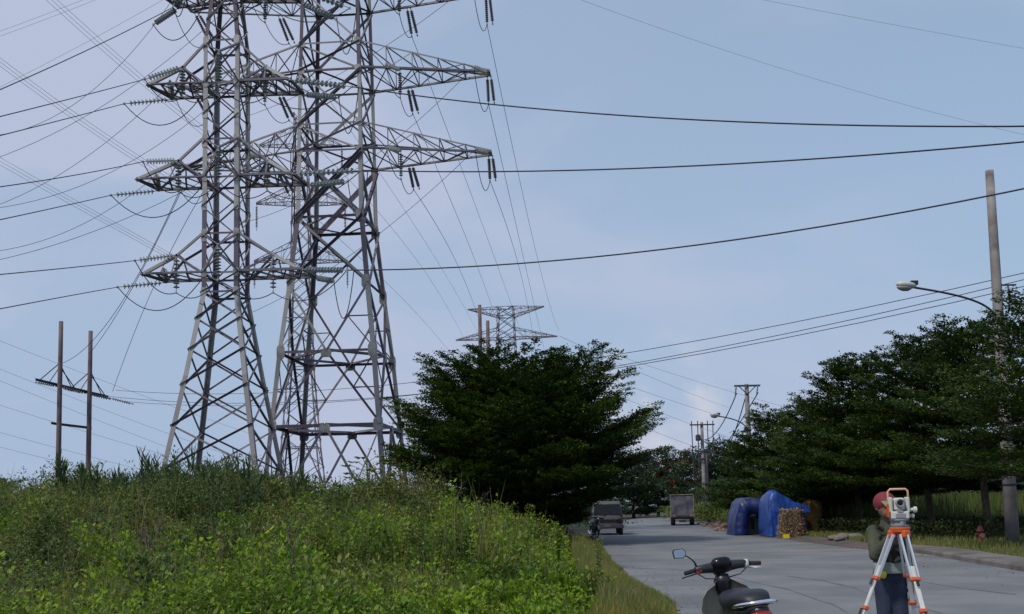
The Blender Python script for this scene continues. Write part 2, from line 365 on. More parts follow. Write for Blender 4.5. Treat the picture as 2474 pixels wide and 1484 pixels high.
# a line of dust lying across the carriageway, and dust towards both edges
wn = rnode('ShaderNodeTexNoise'); wn.inputs['Scale'].default_value = 0.5; t.links.new(g.outputs['Position'], wn.inputs['Vector'])
ma = rnode('ShaderNodeMath', operation='MULTIPLY_ADD'); ma.inputs[1].default_value = 1.8; t.links.new(wn.outputs['Fac'], ma.inputs[0]); t.links.new(sx.outputs['Y'], ma.inputs[2])
mc = rnode('ShaderNodeMath', operation='SUBTRACT'); mc.inputs[1].default_value = 32.2; t.links.new(ma.outputs[0], mc.inputs[0])
mab = rnode('ShaderNodeMath', operation='ABSOLUTE'); t.links.new(mc.outputs[0], mab.inputs[0])
mrr = rnode('ShaderNodeMapRange'); t.links.new(mab.outputs[0], mrr.inputs[0])
for i_, v_ in enumerate((0.15, 0.75, 1.0, 0.0)): mrr.inputs[i_ + 1].default_value = v_
base = rmix(mrr.outputs[0], (0.26, 0.20, 0.17), base, 0.65)
# tyre tracks: darker thin curved lines and pale patches
wv = rnode('ShaderNodeTexNoise'); wv.inputs['Scale'].default_value = 0.16; wv.inputs['Detail'].default_value = 8; wv.inputs['Roughness'].default_value = 0.65
mpp = rnode('ShaderNodeMapping'); mpp.inputs['Scale'].default_value = (1.0, 3.2, 1); t.links.new(g.outputs['Position'], mpp.inputs[0]); t.links.new(mpp.outputs[0], wv.inputs['Vector'])
m2 = rnode('ShaderNodeMapRange'); t.links.new(wv.outputs['Fac'], m2.inputs[0]); m2.inputs[1].default_value = 0.52; m2.inputs[2].default_value = 0.7
base = rmix(m2.outputs[0], (0.085, 0.09, 0.10), base, 0.75)
gv = rnode('ShaderNodeTexNoise'); gv.inputs['Scale'].default_value = 22; gv.inputs['Detail'].default_value = 3; t.links.new(g.outputs['Position'], gv.inputs['Vector'])
m4 = rnode('ShaderNodeMapRange'); t.links.new(gv.outputs['Fac'], m4.inputs[0]); m4.inputs[1].default_value = 0.55; m4.inputs[2].default_value = 0.75
base = rmix(m4.outputs[0], (0.22, 0.22, 0.22), base, 0.35)
t.links.new(base, b.inputs['Base Color'])
yy = np.concatenate([np.arange(-60, 120, 1.0), np.arange(120, 420, 10)])
nn = 15; L = ledge(yy) + 0.35 * (fbm(yy, yy * 0, 2.2, 8) - 0.5) * (yy < 60); Rr = redge(yy)
V = np.stack([np.concatenate([L + (Rr - L) * k / (nn - 1) for k in range(nn)]), np.tile(yy, nn), np.full(len(yy) * nn, 0.004)], -1)
ny = len(yy); i, j = np.meshgrid(np.arange(ny - 1), np.arange(nn - 1)); a = (j * ny + i).ravel()
tag(npmesh('road', V, np.stack([a, a + ny, a + ny + 1, a + 1], -1), road, smooth=True), 'grey asphalt road running off between the trees', None, None, 'structure')
# side apron on the right beyond the kerb (broken paving under the trees)
apr = mat('dirt_paving', (0.075, 0.065, 0.062), 0.95, 0, (0.13, 0.09, 0.08), 1.1, 0.4, 0.62, bump=0.6, bscale=10, obj=False)
yy2 = np.arange(30.5, 90, 1.0); L2 = redge(yy2) - 0.15 + 0.5 * (fbm(yy2, yy2 * 0, 3, 4) - 0.5); R2 = redge(yy2) + 2.6
V = np.stack([np.concatenate([L2 + (R2 - L2) * k / 5 for k in range(6)]), np.tile(yy2, 6), np.tile(0.0, len(yy2) * 6)], -1)
V[:, 2] = ground_z(V[:, 0], V[:, 1]) + 0.012
ny = len(yy2); i, j = np.meshgrid(np.arange(ny - 1), np.arange(5)); a = (j * ny + i).ravel()
tag(npmesh('dirt_verge', V, np.stack([a, a + ny, a + ny + 1, a + 1], -1), apr, smooth=True), 'reddish dirt strip at the right edge of the road', None, None, 'structure')
kb = MB(); prof = [(0.0, -0.05), (0.0, 0.10), (0.03, 0.14), (0.9, 0.16), (0.9, -0.05)]
ky = np.concatenate([np.arange(-10, 31.6, 0.8)]); n = len(prof); vs = []
for y in ky:
    x0 = redge(y)
    for px, pz in prof: vs.append((x0 + px, y, pz))
kb.add(vs, [(i * n + k, i * n + (k + 1) % n, (i + 1) * n + (k + 1) % n, (i + 1) * n + k) for i in range(len(ky) - 1) for k in range(n)] + [tuple(range(n)), tuple((len(ky) - 1) * n + k for k in range(n - 1, -1, -1))])
tag(kb.build('kerb', KERB), 'worn concrete kerb along the right side of the road', None, None, 'structure')

# dark tyre arcs on the asphalt, worn into the surface
TYRE = mat('tyre_dark', (0.122, 0.128, 0.135), 0.86, 0, (0.165, 0.17, 0.175), 1.4, 0.4, 0.6, obj=False)
def gpt(px, py):
    v = _f + _r * ((px - CX) / FP) + _u * ((CY - py) / FP); k = -EYE / v.z; return Vector((v.x * k, v.y * k, 0.0))
def tyre(pts, w_, name):
    P = [gpt(*p) for p in pts]; fine = []
    for i in range(len(P) - 1):
        for k in range(6): fine.append(P[i].lerp(P[i + 1], k / 6))
    mb = MB(); vs = []
    for i, p in enumerate(fine):
        d = (fine[min(i + 1, len(fine) - 1)] - fine[max(0, i - 1)]).normalized(); n_ = Vector((-d.y, d.x, 0)); ww = 1.6 * w_ * (0.6 + 0.4 * math.sin(i * 0.9))
        vs += [p + n_ * ww + Vector((0, 0, .009)), p - n_ * ww + Vector((0, 0, .009))]
    mb.add(vs, [(2 * i, 2 * i + 1, 2 * i + 3, 2 * i + 2) for i in range(len(fine) - 1)]); tag(mb.build(name, TYRE), 'thin dark tyre arc on the asphalt', None, None, 'structure')
tyre([(1900, 1392), (1990, 1404), (2060, 1420), (2127, 1441), (2230, 1470), (2330, 1500)], .035, 'road_tyre_marks')
tyre([(2150, 1396), (2240, 1408), (2324, 1422), (2480, 1440)], .03, 'road_tyre_marks')
tyre([(1500, 1372), (1620, 1376), (1760, 1392), (1900, 1424), (2010, 1460), (2080, 1500)], .03, 'road_tyre_marks')

# ------------------------------------------------------------------ lattice towers
def interp_w(prof, z): return float(np.interp(z, [p[0] for p in prof], [p[1] for p in prof]))
class Tower:
    def __init__(s, name, base, yaw, prof, leg, brace, label, cat, group=None, steel=STEEL):
        s.b = Vector(base); s.cy, s.sy = math.cos(yaw), math.sin(yaw); s.prof = prof; s.leg = leg; s.br = brace; s.steel = steel
        s.L = Local(name, base, label, cat, group); s.plist = []; s.bracing = MB()
    def zf(s, z):                         # heights were measured on a level view; allow for the camera's pitch
        h0 = z - EYE; tp = math.tan(PITCH); return EYE + s.b.y * math.tan(PITCH + math.atan(h0 / s.b.y - tp)) if h0 > 0 else z
    def W(s, u, v, z):
        z = s.zf(z); return Vector((s.b.x + u * s.cy - v * s.sy, s.b.y + u * s.sy + v * s.cy, s.b.z + z))
    def D(s, u, v): return Vector((u * s.cy - v * s.sy, u * s.sy + v * s.cy, 0))
    def c(s, i, z):                       # i: 0 near left, 1 near right, 2 far right, 3 far left
        h = interp_w(s.prof, z) / 2; sx_, sy_ = ((-1, -1), (1, -1), (1, 1), (-1, 1))[i]
        return s.W(sx_ * h, sy_ * h, z)
    def legs(s):
        zs = [p[0] for p in s.prof]
        for i in range(4):
            sx_, sy_ = ((-1, -1), (1, -1), (1, 1), (-1, 1))[i]; mb = MB()
            for a_, b_ in zip(zs[:-1], zs[1:]):
                k = s.leg if a_ < 18 else s.leg * 0.82
                mb.corner(s.c(i, a_), s.c(i, b_ + 0.001), k, s.D(sx_, 0), s.D(0, sy_), 0.03)
            s.L.part(mb, 'leg', s.steel)
    FN = ((0, 1, (0, -1)), (1, 2, (1, 0)), (2, 3, (0, 1)), (3, 0, (-1, 0)))
    def face(s, k): i, j, n = s.FN[k]; return i, j, s.D(*n)
    def X(s, z0, z1, a=None, dbl=False):
        a = a or s.br
        for k in range(4):
            i, j, n = s.face(k)
            if k == 2: i, j = j, i
            s.bracing.lbeam(s.c(i, z0) + n * .004, s.c(j, z1) + n * .004, a, n, out=True)
            s.bracing.lbeam(s.c(j, z0) - n * a * 1.1, s.c(i, z1) - n * a * 1.1, a, n)
            if dbl:
                o = Vector((0, 0, a * 1.5)); s.bracing.lbeam(s.c(i, z0) - o + n * .004, s.c(j, z1) - o + n * .004, a, n, out=True)
    def Z(s, z0, z1, flip, a=None):
        for k in range(4):
            i, j, n = s.face(k)
            if (k + flip) % 2: i, j = j, i
            s.bracing.lbeam(s.c(i, z0), s.c(j, z1), a or s.br * 0.8, n)
    def H(s, z, a=None, off=0.0):
        for k in range(4):
            i, j, n = s.face(k); s.bracing.lbeam(s.c(i, z) - n * off, s.c(j, z) - n * off, a or s.br, n)
    def K(s, z0, z1, a=None):             # two members from the leg feet at z0 to the middle of the belt at z1
        for k in range(4):
            i, j, n = s.face(k); m = (s.c(i, z1) + s.c(j, z1)) / 2
            s.bracing.lbeam(s.c(i, z0), m, a or s.br, n); s.bracing.lbeam(s.c(j, z0), m, a or s.br, n)
            for q, o in ((i, j), (j, i)):
                mid = (s.c(q, z0) + m) / 2; zm = (z0 + z1) / 2
                s.bracing.lbeam(s.c(q, zm), mid, s.br * 0.55, n); s.bracing.lbeam(s.c(q, z1), mid, s.br * 0.55, n)
            e = (s.c(j, z1) - s.c(i, z1)).normalized()
            s.plate(m - Vector((0, 0, 0.12)), e, n, 0.55, 0.42)
    def V(s, z0, z1, a=None):             # from the belt middle at z0 up to the legs at z1
        for k in range(4):
            i, j, n = s.face(k); m = (s.c(i, z0) + s.c(j, z0)) / 2
            for q in (i, j):
                s.bracing.lbeam(m, s.c(q, z1), a or s.br, n); mid = (m + s.c(q, z1)) / 2; zm = (z0 + z1) / 2
                s.bracing.lbeam(s.c(q, zm), mid, s.br * 0.55, n); s.bracing.lbeam(s.c(q, z0), mid, s.br * 0.55, n)
    def plan(s, z, a=None):
        ms = [(s.c(s.FN[k][0], z) + s.c(s.FN[k][1], z)) / 2 for k in range(4)]
        for k in range(4): s.bracing.lbeam(ms[k], ms[(k + 1) % 4], a or s.br * 0.8, Vector((0, 0, -1)))
    def plate(s, p, e, n, w_, h_):
        e = Vector(e); n = Vector(n).normalized(); up = n.cross(e); p = Vector(p) + n * 0.018
        pts = []
        for x, y in ((-w_ / 2, -h_ * .3), (-w_ * .3, -h_ / 2), (w_ * .3, -h_ / 2), (w_ / 2, -h_ * .3), (w_ / 2, h_ * .3), (w_ * .3, h_ / 2), (-w_ * .3, h_ / 2), (-w_ / 2, h_ * .3)):
            pts.append(p + e * x + up * y)
        mb = MB(); s.plist.append(mb); mb.add([q + n * 0.006 for q in pts] + [q - n * 0.006 for q in pts], [tuple(range(8)), tuple(range(15, 7, -1))] + [(i, (i + 1) % 8, 8 + (i + 1) % 8, 8 + i) for i in range(8)])
    def nodeplates(s, z, w_=0.42, h_=0.5):
        for k in range(4):
            i, j, n = s.face(k); e = (s.c(j, z) - s.c(i, z)).normalized()
            s.plate(s.c(i, z) + e * w_ * 0.42, e, n, w_, h_); s.plate(s.c(j, z) - e * w_ * 0.42, e, n, w_, h_)
    def finish(s):
        s.L.part(s.bracing, 'bracing', s.steel)
        for mb in s.plist: s.L.part(mb, 'gusset_plate', PLATE)
    def arm(s, side, zb, zt, ln, a=0.09, n=5, tipw=0.5, ztip=None, name='crossarm'):
        """pyramid arm: two bottom chords at zb and two top chords from zt meeting in a narrow tip"""
        mb = MB(); ztip = ztip if ztip is not None else zb + 0.12
        hb = interp_w(s.prof, zb) / 2; ht = interp_w(s.prof, zt) / 2; sg = side
        Bn, Bf = s.W(sg * hb, -hb, zb), s.W(sg * hb, hb, zb); Tn, Tf = s.W(sg * ht, -ht, zt), s.W(sg * ht, ht, zt)
        ln0 = ln
        En, Ef = s.W(sg * ln0, -tipw / 2, zb if ztip >= zb else ztip), s.W(sg * ln0, tipw / 2, zb if ztip >= zb else ztip)
        Un, Uf = s.W(sg * ln0, -tipw / 2, max(ztip, zb + .1)), s.W(sg * ln0, tipw / 2, max(ztip, zb + .1))
        if ztip < zb: Un, Uf, En, Ef = s.W(sg * ln0, -tipw / 2, zt), s.W(sg * ln0, tipw / 2, zt), s.W(sg * ln0, -tipw / 2, zt - .12), s.W(sg * ln0, tipw / 2, zt - .12)
        dn = Vector((0, 0, -1)); nn_, nf = s.D(0, -1), s.D(0, 1)
        mb.lbeam(Bn, En, a * 1.3, dn); mb.lbeam(Bf, Ef, a * 1.3, dn); mb.lbeam(Tn, Un, a, nn_); mb.lbeam(Tf, Uf, a, nf)
        mb.lbeam(En, Ef, a * 1.4, dn); mb.lbeam(Un, Uf, a, dn); mb.lbeam(En, Un, a, nn_); mb.lbeam(Ef, Uf, a, nf)
        L_ = lambda p, q, t: p + (q - p) * t
        for i in range(n):
            t0, t1 = i / n, (i + 1) / n; tm = (t0 + t1) / 2; b_ = a * 0.6
            for B, E, T, U, nv in ((Bn, En, Tn, Un, nn_), (Bf, Ef, Tf, Uf, nf)):
                if i: mb.lbeam(L_(B, E, t0), L_(T, U, t0), b_, nv)
                mb.lbeam(L_(B, E, t0), L_(T, U, t1), b_, nv) if i % 2 else mb.lbeam(L_(T, U, t0), L_(B, E, t1), b_, nv)
            if i: mb.lbeam(L_(Bn, En, t0), L_(Bf, Ef, t0), b_, dn)
            mb.lbeam(L_(Bn, En, t0), L_(Bf, Ef, t1), b_, dn)
            if i < n - 1: mb.lbeam(L_(Bf, Ef, t0), L_(Bn, En, t1), b_, dn)
            if i: mb.lbeam(L_(Tn, Un, t0), L_(Tf, Uf, t0), b_, dn)
            mb.lbeam(L_(Tn, Un, t0), L_(Tf, Uf, t1), b_, dn)
        s.L.part(mb, name, s.steel)
        return Bn, Bf, En, Ef
def insulator(p, q, discs=9, r=0.13, rod=0.018):
    mb = MB(); p = Vector(p); q = Vector(q); d = (q - p); ln = d.length; d.normalize()
    mb.tube([p, q], rod, 6)
    a0, a1 = ln * 0.10, ln * 0.90; st = (a1 - a0) / discs
    for i in range(discs):
        o = p + d * (a0 + st * i)
        mb.lathe(o, d, [(0, 0.03), (st * 0.2, 0.045), (st * 0.42, r * 0.72), (st * 0.55, r), (st * 0.63, r * 0.96), (st * 0.62, 0.035), (st, 0.022)], 10)
    mb.box(q, (0.07, 0.07, 0.1)); mb.box(p, (0.07, 0.07, 0.08))
    return mb
def arc(p, q, sag, n=14):
    p = Vector(p); q = Vector(q)
    return [p + (q - p) * (i / n) - Vector((0, 0, 4 * sag * (i / n) * (1 - i / n))) for i in range(n + 1)]

TB = Tower('lattice_tower', at(820, 1236, 52.8).xy.to_3d(), R(-4.5),
           [(0, 6.7), (5.85, 5.75), (9.65, 5.1), (13.2, 4.3), (16.7, 3.6), (20.1, 3.5), (24.3, 3.35), (28.6, 3.15), (32.6, 2.9), (37.2, 2.6)],
           0.225, 0.105, 'widest steel lattice power tower with long pointed crossarms reaching right', 'power tower')
TB.legs()
TB.K(0.0, 5.85, 0.13); TB.H(5.85, 0.17); TB.plan(5.85, 0.13); TB.K(5.85, 9.65, 0.12); TB.H(9.65, 0.13); TB.plan(9.65, 0.13)
TB.V(9.65, 13.2, 0.12); TB.X(13.2, 16.7, 0.13); TB.H(16.7, 0.14); TB.plan(16.7)
TB.X(16.7, 20.1, 0.15, True)
for a_, b_, dd in ((20.1, 21.5, 0), (21.5, 24.3, 1), (24.3, 25.7, 0), (25.7, 28.6, 1), (28.6, 30, 0), (30, 32.6, 1), (32.6, 34, 0), (34, 37.2, 0)): TB.X(a_, b_, 0.085, bool(dd))
for z in (20.1, 21.5, 24.3, 25.7, 28.6, 30, 32.6, 34, 37.2): TB.H(z, 0.09); TB.nodeplates(z, .34, .4)
for z in (5.85, 9.65, 13.2, 16.7): TB.nodeplates(z, 0.42, 0.7)
TB.finish()
btips = {}
for z in (20.1, 24.3, 28.6, 32.6):
    for sd_ in (1, -1): btips[(z, sd_)] = TB.arm(sd_, z, z + 1.4, 8.4, 0.08, 5)
def bstr(p, q, n=9, r=0.095, m=PORC_D, name='insulator_string'): TB.L.part(insulator(p, q, n, r), name, m)
bnear = {}
for z in (20.1, 24.3, 28.6):
    for sd_ in (1, -1):
        for u, hv in ((3.7, 1.15), (8.25, 0.3)):
            n_ = TB.W(sd_ * u, -hv, z); f_ = TB.W(sd_ * u, hv, z)
            dirf = (at(1235, 1150, 180) - f_).normalized()
            e1 = f_ + Vector((dirf.x * 1.9, dirf.y * 1.9, -0.75)); e2 = f_ + Vector((dirf.x * 1.9 + 0.32, dirf.y * 1.9, -0.70))
            bstr(f_, e1, 12); bstr(f_ + Vector((0.2, 0, 0)), e2, 12)
            g_ = n_ + Vector((-0.62, -1.25, -0.28)); bstr(n_, g_, 9, 0.13, PORC)
            bnear[(z, sd_, u)] = (g_, e1)
            if u < 5:
                h_ = n_ - Vector((0, 0, 1.55)); bstr(n_, h_, 10, 0.11)
                jp = MB(); jp.tube(arc(g_, h_, 0.45) + arc(h_, e1, 0.5)[1:], 0.02, 5); TB.L.part(jp, 'jumper_cable', CABLE)
            else:
                jp = MB(); jp.tube(arc(g_, e1, 1.25), 0.02, 5); TB.L.part(jp, 'jumper_cable', CABLE)

# slender angle tower in front on the left
TA = Tower('lattice_tower', at(543, 1240, 45.0).xy.to_3d(), R(-2.5),
           [(0, 5.35), (3.8, 4.1), (7.6, 2.85), (11.4, 1.68), (15, 1.68), (20.5, 1.66), (22.6, 1.64), (26.2, 0.9), (31, 0.4)],
           0.21, 0.085, 'slender steel lattice tower with short boxed crossarms on the left', 'power tower')
TA.legs()
zs = [0.0, 1.5, 3.4, 5.4, 7.2, 8.8, 10.2, 11.4, 12.25, 13.8, 15.2, 16.5, 18.0, 19.3, 20.7, 22.3, 23.6, 24.9, 26.2, 27.6, 29.2, 31.0]
for k_, (a_, b_) in enumerate(zip(zs[:-1], zs[1:])): TA.X(a_, b_, 0.085) if a_ < 11 else TA.X(a_, b_, 0.058)
for z in (11.4, 12.25, 14.0, 16.5, 18.2, 20.7, 22.6, 26.2): TA.H(z, 0.09); TA.nodeplates(z, 0.26, 0.4)
for z in (3.4, 7.2, 13.8, 15.2, 18.0, 19.3): TA.nodeplates(z, 0.24, 0.36)
TA.finish()
HA = 0.83
aend = {}
for zb, lN2, lN3, lN1, rT in ((12.25, -3.65, -3.15, -2.15, 3.75), (16.5, -3.95, -3.55, -2.1, 3.3), (20.7, -3.5, -2.95, -1.95, 3.15), (24.9, -3.2, -2.7, -1.9, 3.0)):
    w_ = interp_w(TA.prof, zb) / 2; wt = interp_w(TA.prof, zb + 1.75) / 2
    for side in (-1, 1):
        mb = MB(); dn = Vector((0, 0, -1)); nn_ = TA.D(0, -1)
        if side < 0: u2, u3, u1 = lN2, lN3, lN1
        else: u2, u3, u1 = rT, rT + 0.25, rT * 0.62
        N2 = TA.W(u2, -HA, zb); N3 = TA.W(u3, HA, zb); N1 = TA.W(u1, -0.45, zb + (0.92 if side < 0 else 0.8)); N1f = TA.W(u1, 0.45, zb + 0.85)
        s_ = side; Bn, Bf = TA.W(s_ * w_, -w_, zb), TA.W(s_ * w_, w_, zb); Tn, Tf = TA.W(s_ * wt, -wt, zb + 1.75), TA.W(s_ * wt, wt, zb + 1.75)
        mb.lbeam(Bn, N2, 0.11, dn); mb.lbeam(Bf, N3, 0.16, dn); mb.lbeam(Tn, N1, 0.10, nn_); mb.lbeam(Tf, N1f, 0.09, -nn_); mb.lbeam(N1, N2, 0.14, nn_); mb.lbeam(N1f, N3, 0.09, -nn_)
        mb.lbeam(N2, N3, 0.12, dn); mb.lbeam(N1, N1f, 0.1, dn); mb.lbeam(N1, Bn, 0.08, nn_); mb.lbeam(N1f, Bf, 0.08, -nn_); mb.lbeam(N1, Bf, 0.07, nn_)
        L_ = lambda p, q, t: p + (q - p) * t
        for i in range(4):
            t0, t1 = i / 4, (i + 1) / 4
            mb.lbeam(L_(Bn, N2, t0), L_(Bf, N3, t1), 0.07, dn); mb.lbeam(L_(Bf, N3, t0), L_(Bn, N2, t1), 0.06, dn)
        mb.lbeam(L_(Bn, N2, .5), N1, 0.07, nn_); mb.lbeam(L_(Bf, N3, .5), N1f, 0.07, nn_)
        TA.L.part(mb, 'crossarm', STEEL)
        # vertical jumper string with its saddle
        low = N1 - Vector((0, 0, 1.75 if zb < 14 else 1.45)); TA.L.part(insulator(N1, low, 8, 0.15), 'insulator_string', PORC)
        aend[(zb, side)] = [N1, N2, N3, low]
    # bracket standing out in front of the body carrying the middle jumper string
    Nc = TA.W(0.22, -1.75, zb + 1.0); mb = MB()
    mb.lbeam(TA.W(wt, -wt, zb + 1.75), Nc, 0.08, (0, -1, 0)); mb.lbeam(TA.W(w_, -w_, zb), Nc, 0.08, (0, -1, 0)); mb.lbeam(TA.W(-w_, -w_, zb), Nc, 0.08, (0, -1, 0)); mb.lbeam(TA.W(-wt, -wt, zb + 1.75), Nc, 0.06, (0, -1, 0))
    TA.L.part(mb, 'bracket', STEEL)
    lo = Nc - Vector((0, 0, 1.6)); TA.L.part(insulator(Nc, lo, 9, 0.15), 'insulator_string', PORC); aend[(zb, 0)] = lo
WI = {}
# tension strings: pixel ends measured on the photograph at the tower's own distance
def astr(key, N, x, y, dd, n=10, m=PORC):
    q = at(x, y, N.y + dd); TA.L.part(insulator(N, q, n, 0.14), 'insulator_string', m); WI[key] = q
for zb, k1, k3, rr in ((12.25, (326, 630), (284, 694), (838, 653)), (16.5, (345, 391), (268, 472), (872, 412)), (20.7, (350, 192), (300, 251), (850, 210)), (24.9, (418, 18), (370, 60), (845, 20))):
    N1, N2, N3, low = aend[(zb, -1)]
    astr(('a', zb, 1), N1, *k1, -0.9); astr(('a', zb, 3), N3, *k3, -0.9)
    T1, T2, T3, lowr = aend[(zb, 1)]
    astr(('r', zb), T2, *rr, -1.6, 12); astr(('rb', zb), T3, rr[0] - 32, rr[1] + 26, -2.4, 10)
    # pale string seen nearly end on, pointing back at the viewer
    q = N3 + Vector((0.35, -1.3, 0.32)); TA.L.part(insulator(N3, q, 10, 0.15), 'insulator_string', PORC)
    cb = MB(); cb.tube(arc(WI[('a', zb, 1)], low, 0.55) + arc(low, aend[(zb, 0)], 0.5)[1:] + arc(aend[(zb, 0)], lowr, 0.55)[1:] + arc(lowr, WI[('r', zb)], 0.8)[1:], 0.022, 5)
    TA.L.part(cb, 'jumper_cable', CABLE)
    cb = MB(); cb.tube(arc(WI[('a', zb, 3)], TA.W(-1.1, 0.2, zb + 0.1), 1.35), 0.022, 5); TA.L.part(cb, 'jumper_cable', CABLE)
    cb = MB(); cb.tube(arc(WI[('rb', zb)], WI[('r', zb)] + Vector((0.3, 0, 0)), 1.9), 0.022, 5); TA.L.part(cb, 'jumper_cable', CABLE)

# far towers
def far_tower(x, d, yaw, prof, levels, half, label, leg=0.2, br=0.1, panels=None, steel=STEEL_F, inv_top=None, plans=(), ins=0, group=None, zs=None):
    T = Tower('lattice_tower', at(x, 1236, d).xy.to_3d(), yaw, prof, leg, br, label, 'power tower', group, steel); T.legs()
    for a_, b_ in zip(zs[:-1], zs[1:]): T.X(a_, b_, br)
    for z in plans: T.H(z, br); T.plan(z)
    T.finish()
    for z, h in zip(levels, half):
        for sd_ in (-1, 1):
            if inv_top and z == inv_top: T.arm(sd_, z, z + 1.6, h, br, 4, 0.4, ztip=z - 1)
            else: T.arm(sd_, z, z + 1.8, h, br, 4, 0.4)
            if ins:
                p = T.W(sd_ * h, 0, z); T.L.part(insulator(p, p - Vector((0, 0, ins)), 14, 0.13, 0.03), 'insulator_string', PORC_D)
    return T
far_tower(728, 100, R(4), [(0, 5.3), (8, 3.6), (16, 2.4), (25, 2.0), (41.5, 1.3)], (26.7, 32.5, 38.3), (4.7, 4.5, 4.2),
          'thin pale lattice tower standing behind the two big ones', 0.15, 0.07, zs=[0, 3.2, 6.2, 9, 11.6, 14, 16.2, 18.2, 20.1, 22, 23.9, 25.6, 26.7, 28.5, 30.5, 32.5, 34.3, 36.3, 38.3, 40, 41.5], plans=(8, 16, 26.7), ins=2.7)
far_tower(1231, 180, R(-6), [(0, 8.5), (12, 5.6), (20, 4.2), (37.9, 2.9)], (32.2, 36.2), (9.3, 7.0),
          'distant lattice tower with flat top showing above the round tree', 0.2, 0.11, inv_top=36.2, zs=[0, 5, 9.5, 13.5, 17, 20, 22.5, 25, 27, 29, 31, 32.2, 34, 36.2, 37.8], plans=(32.2, 36.2, 37.8))
far_tower(1612, 620, R(8), [(0, 6), (20, 3), (38, 1.6)], (28, 33), (7, 6),
          'tiny faint lattice tower on the horizon above the road', 0.3, 0.22, zs=[0, 8, 15, 20, 24, 28, 33, 38])

# ------------------------------------------------------------------ poles
def pole(px, d, ytop, r0, r1, label, name='utility_pole', m=CONC, group=None, octo=10, pybase=None):
    base = at(px, 1236 - (px - CX) * 0.02, d); top = at(px, ytop, d).z; z0 = gz(base.x, d) - 0.1
    L_ = Local(name, (base.x, d, z0), label, 'utility pole', group); mb = MB(); mb.tube([(base.x, d, z0 + k * (top - z0) / 6) for k in range(7)], [r0 + (r1 - r0) * k / 6 for k in range(7)], octo)
    L_.part(mb, 'shaft', m, smooth=True); return L_, Vector((base.x, d, top))
# H frame on the left: two separate poles, one crossarm thing between them
Lp1, t1_ = pole(138, 65, 777, 0.19, 0.14, 'left pole of the brown twin pole frame on the left', 'frame_pole', CONC_R)
Lp2, t2_ = pole(211, 67, 800, 0.19, 0.14, 'right pole of the brown twin pole frame on the left', 'frame_pole', CONC_R)
ca, cb_ = at(90, 918, 64), at(258, 958, 68.5)
LX = Local('crossarm_truss', (ca + cb_) / 2, 'dark sloping crossarm with braces and dead end strings on the twin poles', 'crossarm')
mb = MB(); dr = (cb_ - ca).normalized(); up = Vector((0, 0, 1))
for o in (-0.22, 0.22):
    sh = Vector((0, o, 0)); mb.lbeam(ca + sh, cb_ + sh, 0.17, (0, -1 if o < 0 else 1, 0))
LX.part(mb, 'beam', IRON)
mb = MB()
for t0 in (0.30, 0.745):
    c_ = ca + (cb_ - ca) * t0
    for s_ in (-1, 1):
        mb.tube([c_ + Vector((0, -0.2, 1.35)), c_ + dr * 1.25 * s_ + Vector((0, -0.2, 0.08))], 0.035, 5); mb.tube([c_ + Vector((0, 0.2, 1.35)), c_ + dr * 0.8 * s_ + Vector((0, 0.2, 0.08))], 0.03, 5)
LX.part(mb, 'stay_rods', IRON)
for t0, ex in ((0.29, 0.0), (0.70, 0.0), (1.02, 0.8)):
    p = ca + (cb_ - ca) * t0 + Vector((ex * 0.2, -0.1, -0.1)); q = p + Vector((1.25, 0.9, -0.35)); LX.part(insulator(p, q, 8, 0.11), 'insulator_string', PORC_D)
    p2 = p - Vector((0.1, 0, 0)); LX.part(insulator(p2, p2 + Vector((-1.2, -0.3, 0.25)), 8, 0.10), 'insulator_string', PORC_D)
r1_, r2_ = at(127, 1023, 65), at(218, 1034, 67.2)
mb = MB(); mb.lbeam(r1_ + Vector((0, -.2, 0)), r2_ + Vector((0, -.2, 0)), 0.16, (0, -1, 0)); mb.lbeam(r1_ + Vector((0, .2, 0)), r2_ + Vector((0, .2, 0)), 0.16, (0, 1, 0))
tag(mb.build('tie_beam', IRON), 'lower dark tie beam joining the twin brown poles', 'beam')
# two poles behind the round tree
pole(1167, 85, 737, 0.24, 0.15, 'taller dark pole rising behind the round tree', 'utility_pole', CONC_R)
pole(1186, 90, 775, 0.24, 0.16, 'shorter brown pole beside the tall one behind the round tree', 'utility_pole', CONC_R)
# right roadside poles
LA, ta = pole(1815, 62, 928, 0.21, 0.13, 'concrete pole with wide dark crossarm above the trees', 'utility_pole', CONC)
mb = MB(); c_ = ta - Vector((0, 0, 0.12)); mb.box(c_ - Vector((0, 0.16, 0)), (1.62, 0.1, 0.11)); mb.tube([c_ + Vector((-0.55, -.16, 0)), c_ + Vector((0, -.16, -.55))], 0.03, 5); mb.tube([c_ + Vector((0.55, -.16, 0)), c_ + Vector((0, -.16, -.55))], 0.03, 5)
LA.part(mb, 'crossarm', IRON)
for dx in (-0.72, -0.1, 0.62):
    p = c_ + Vector((dx, -0.3, -0.05)); LA.part(insulator(p, p + Vector((-0.1, -0.1, -0.5)), 4, 0.06), 'insulator_string', PORC_D)
LBp, tb = pole(1702, 92, 1020, 0.22, 0.14, 'white based concrete pole carrying a thin equipment frame', 'utility_pole', CONC)
mb = MB(); bz = LBp.inv.z
mb.tube([(tb.x + 0.02, 92, bz), (tb.x + 0.02, 92, bz + 1.9)], 0.27, 10); LBp.part(mb, 'painted_base', WHITEP, smooth=True)
mb = MB(); mb.box(tb - Vector((0, 0.2, 0.25)), (2.3, 0.12, 0.12)); mb.box(tb - Vector((-0.2, 0.2, 2.7)), (1.9, 0.12, 0.1)); mb.box(tb - Vector((0.1, 0.2, 3.4)), (1.4, 0.1, 0.1))
LBp.part(mb, 'crossarm', IRON)
mb = MB()
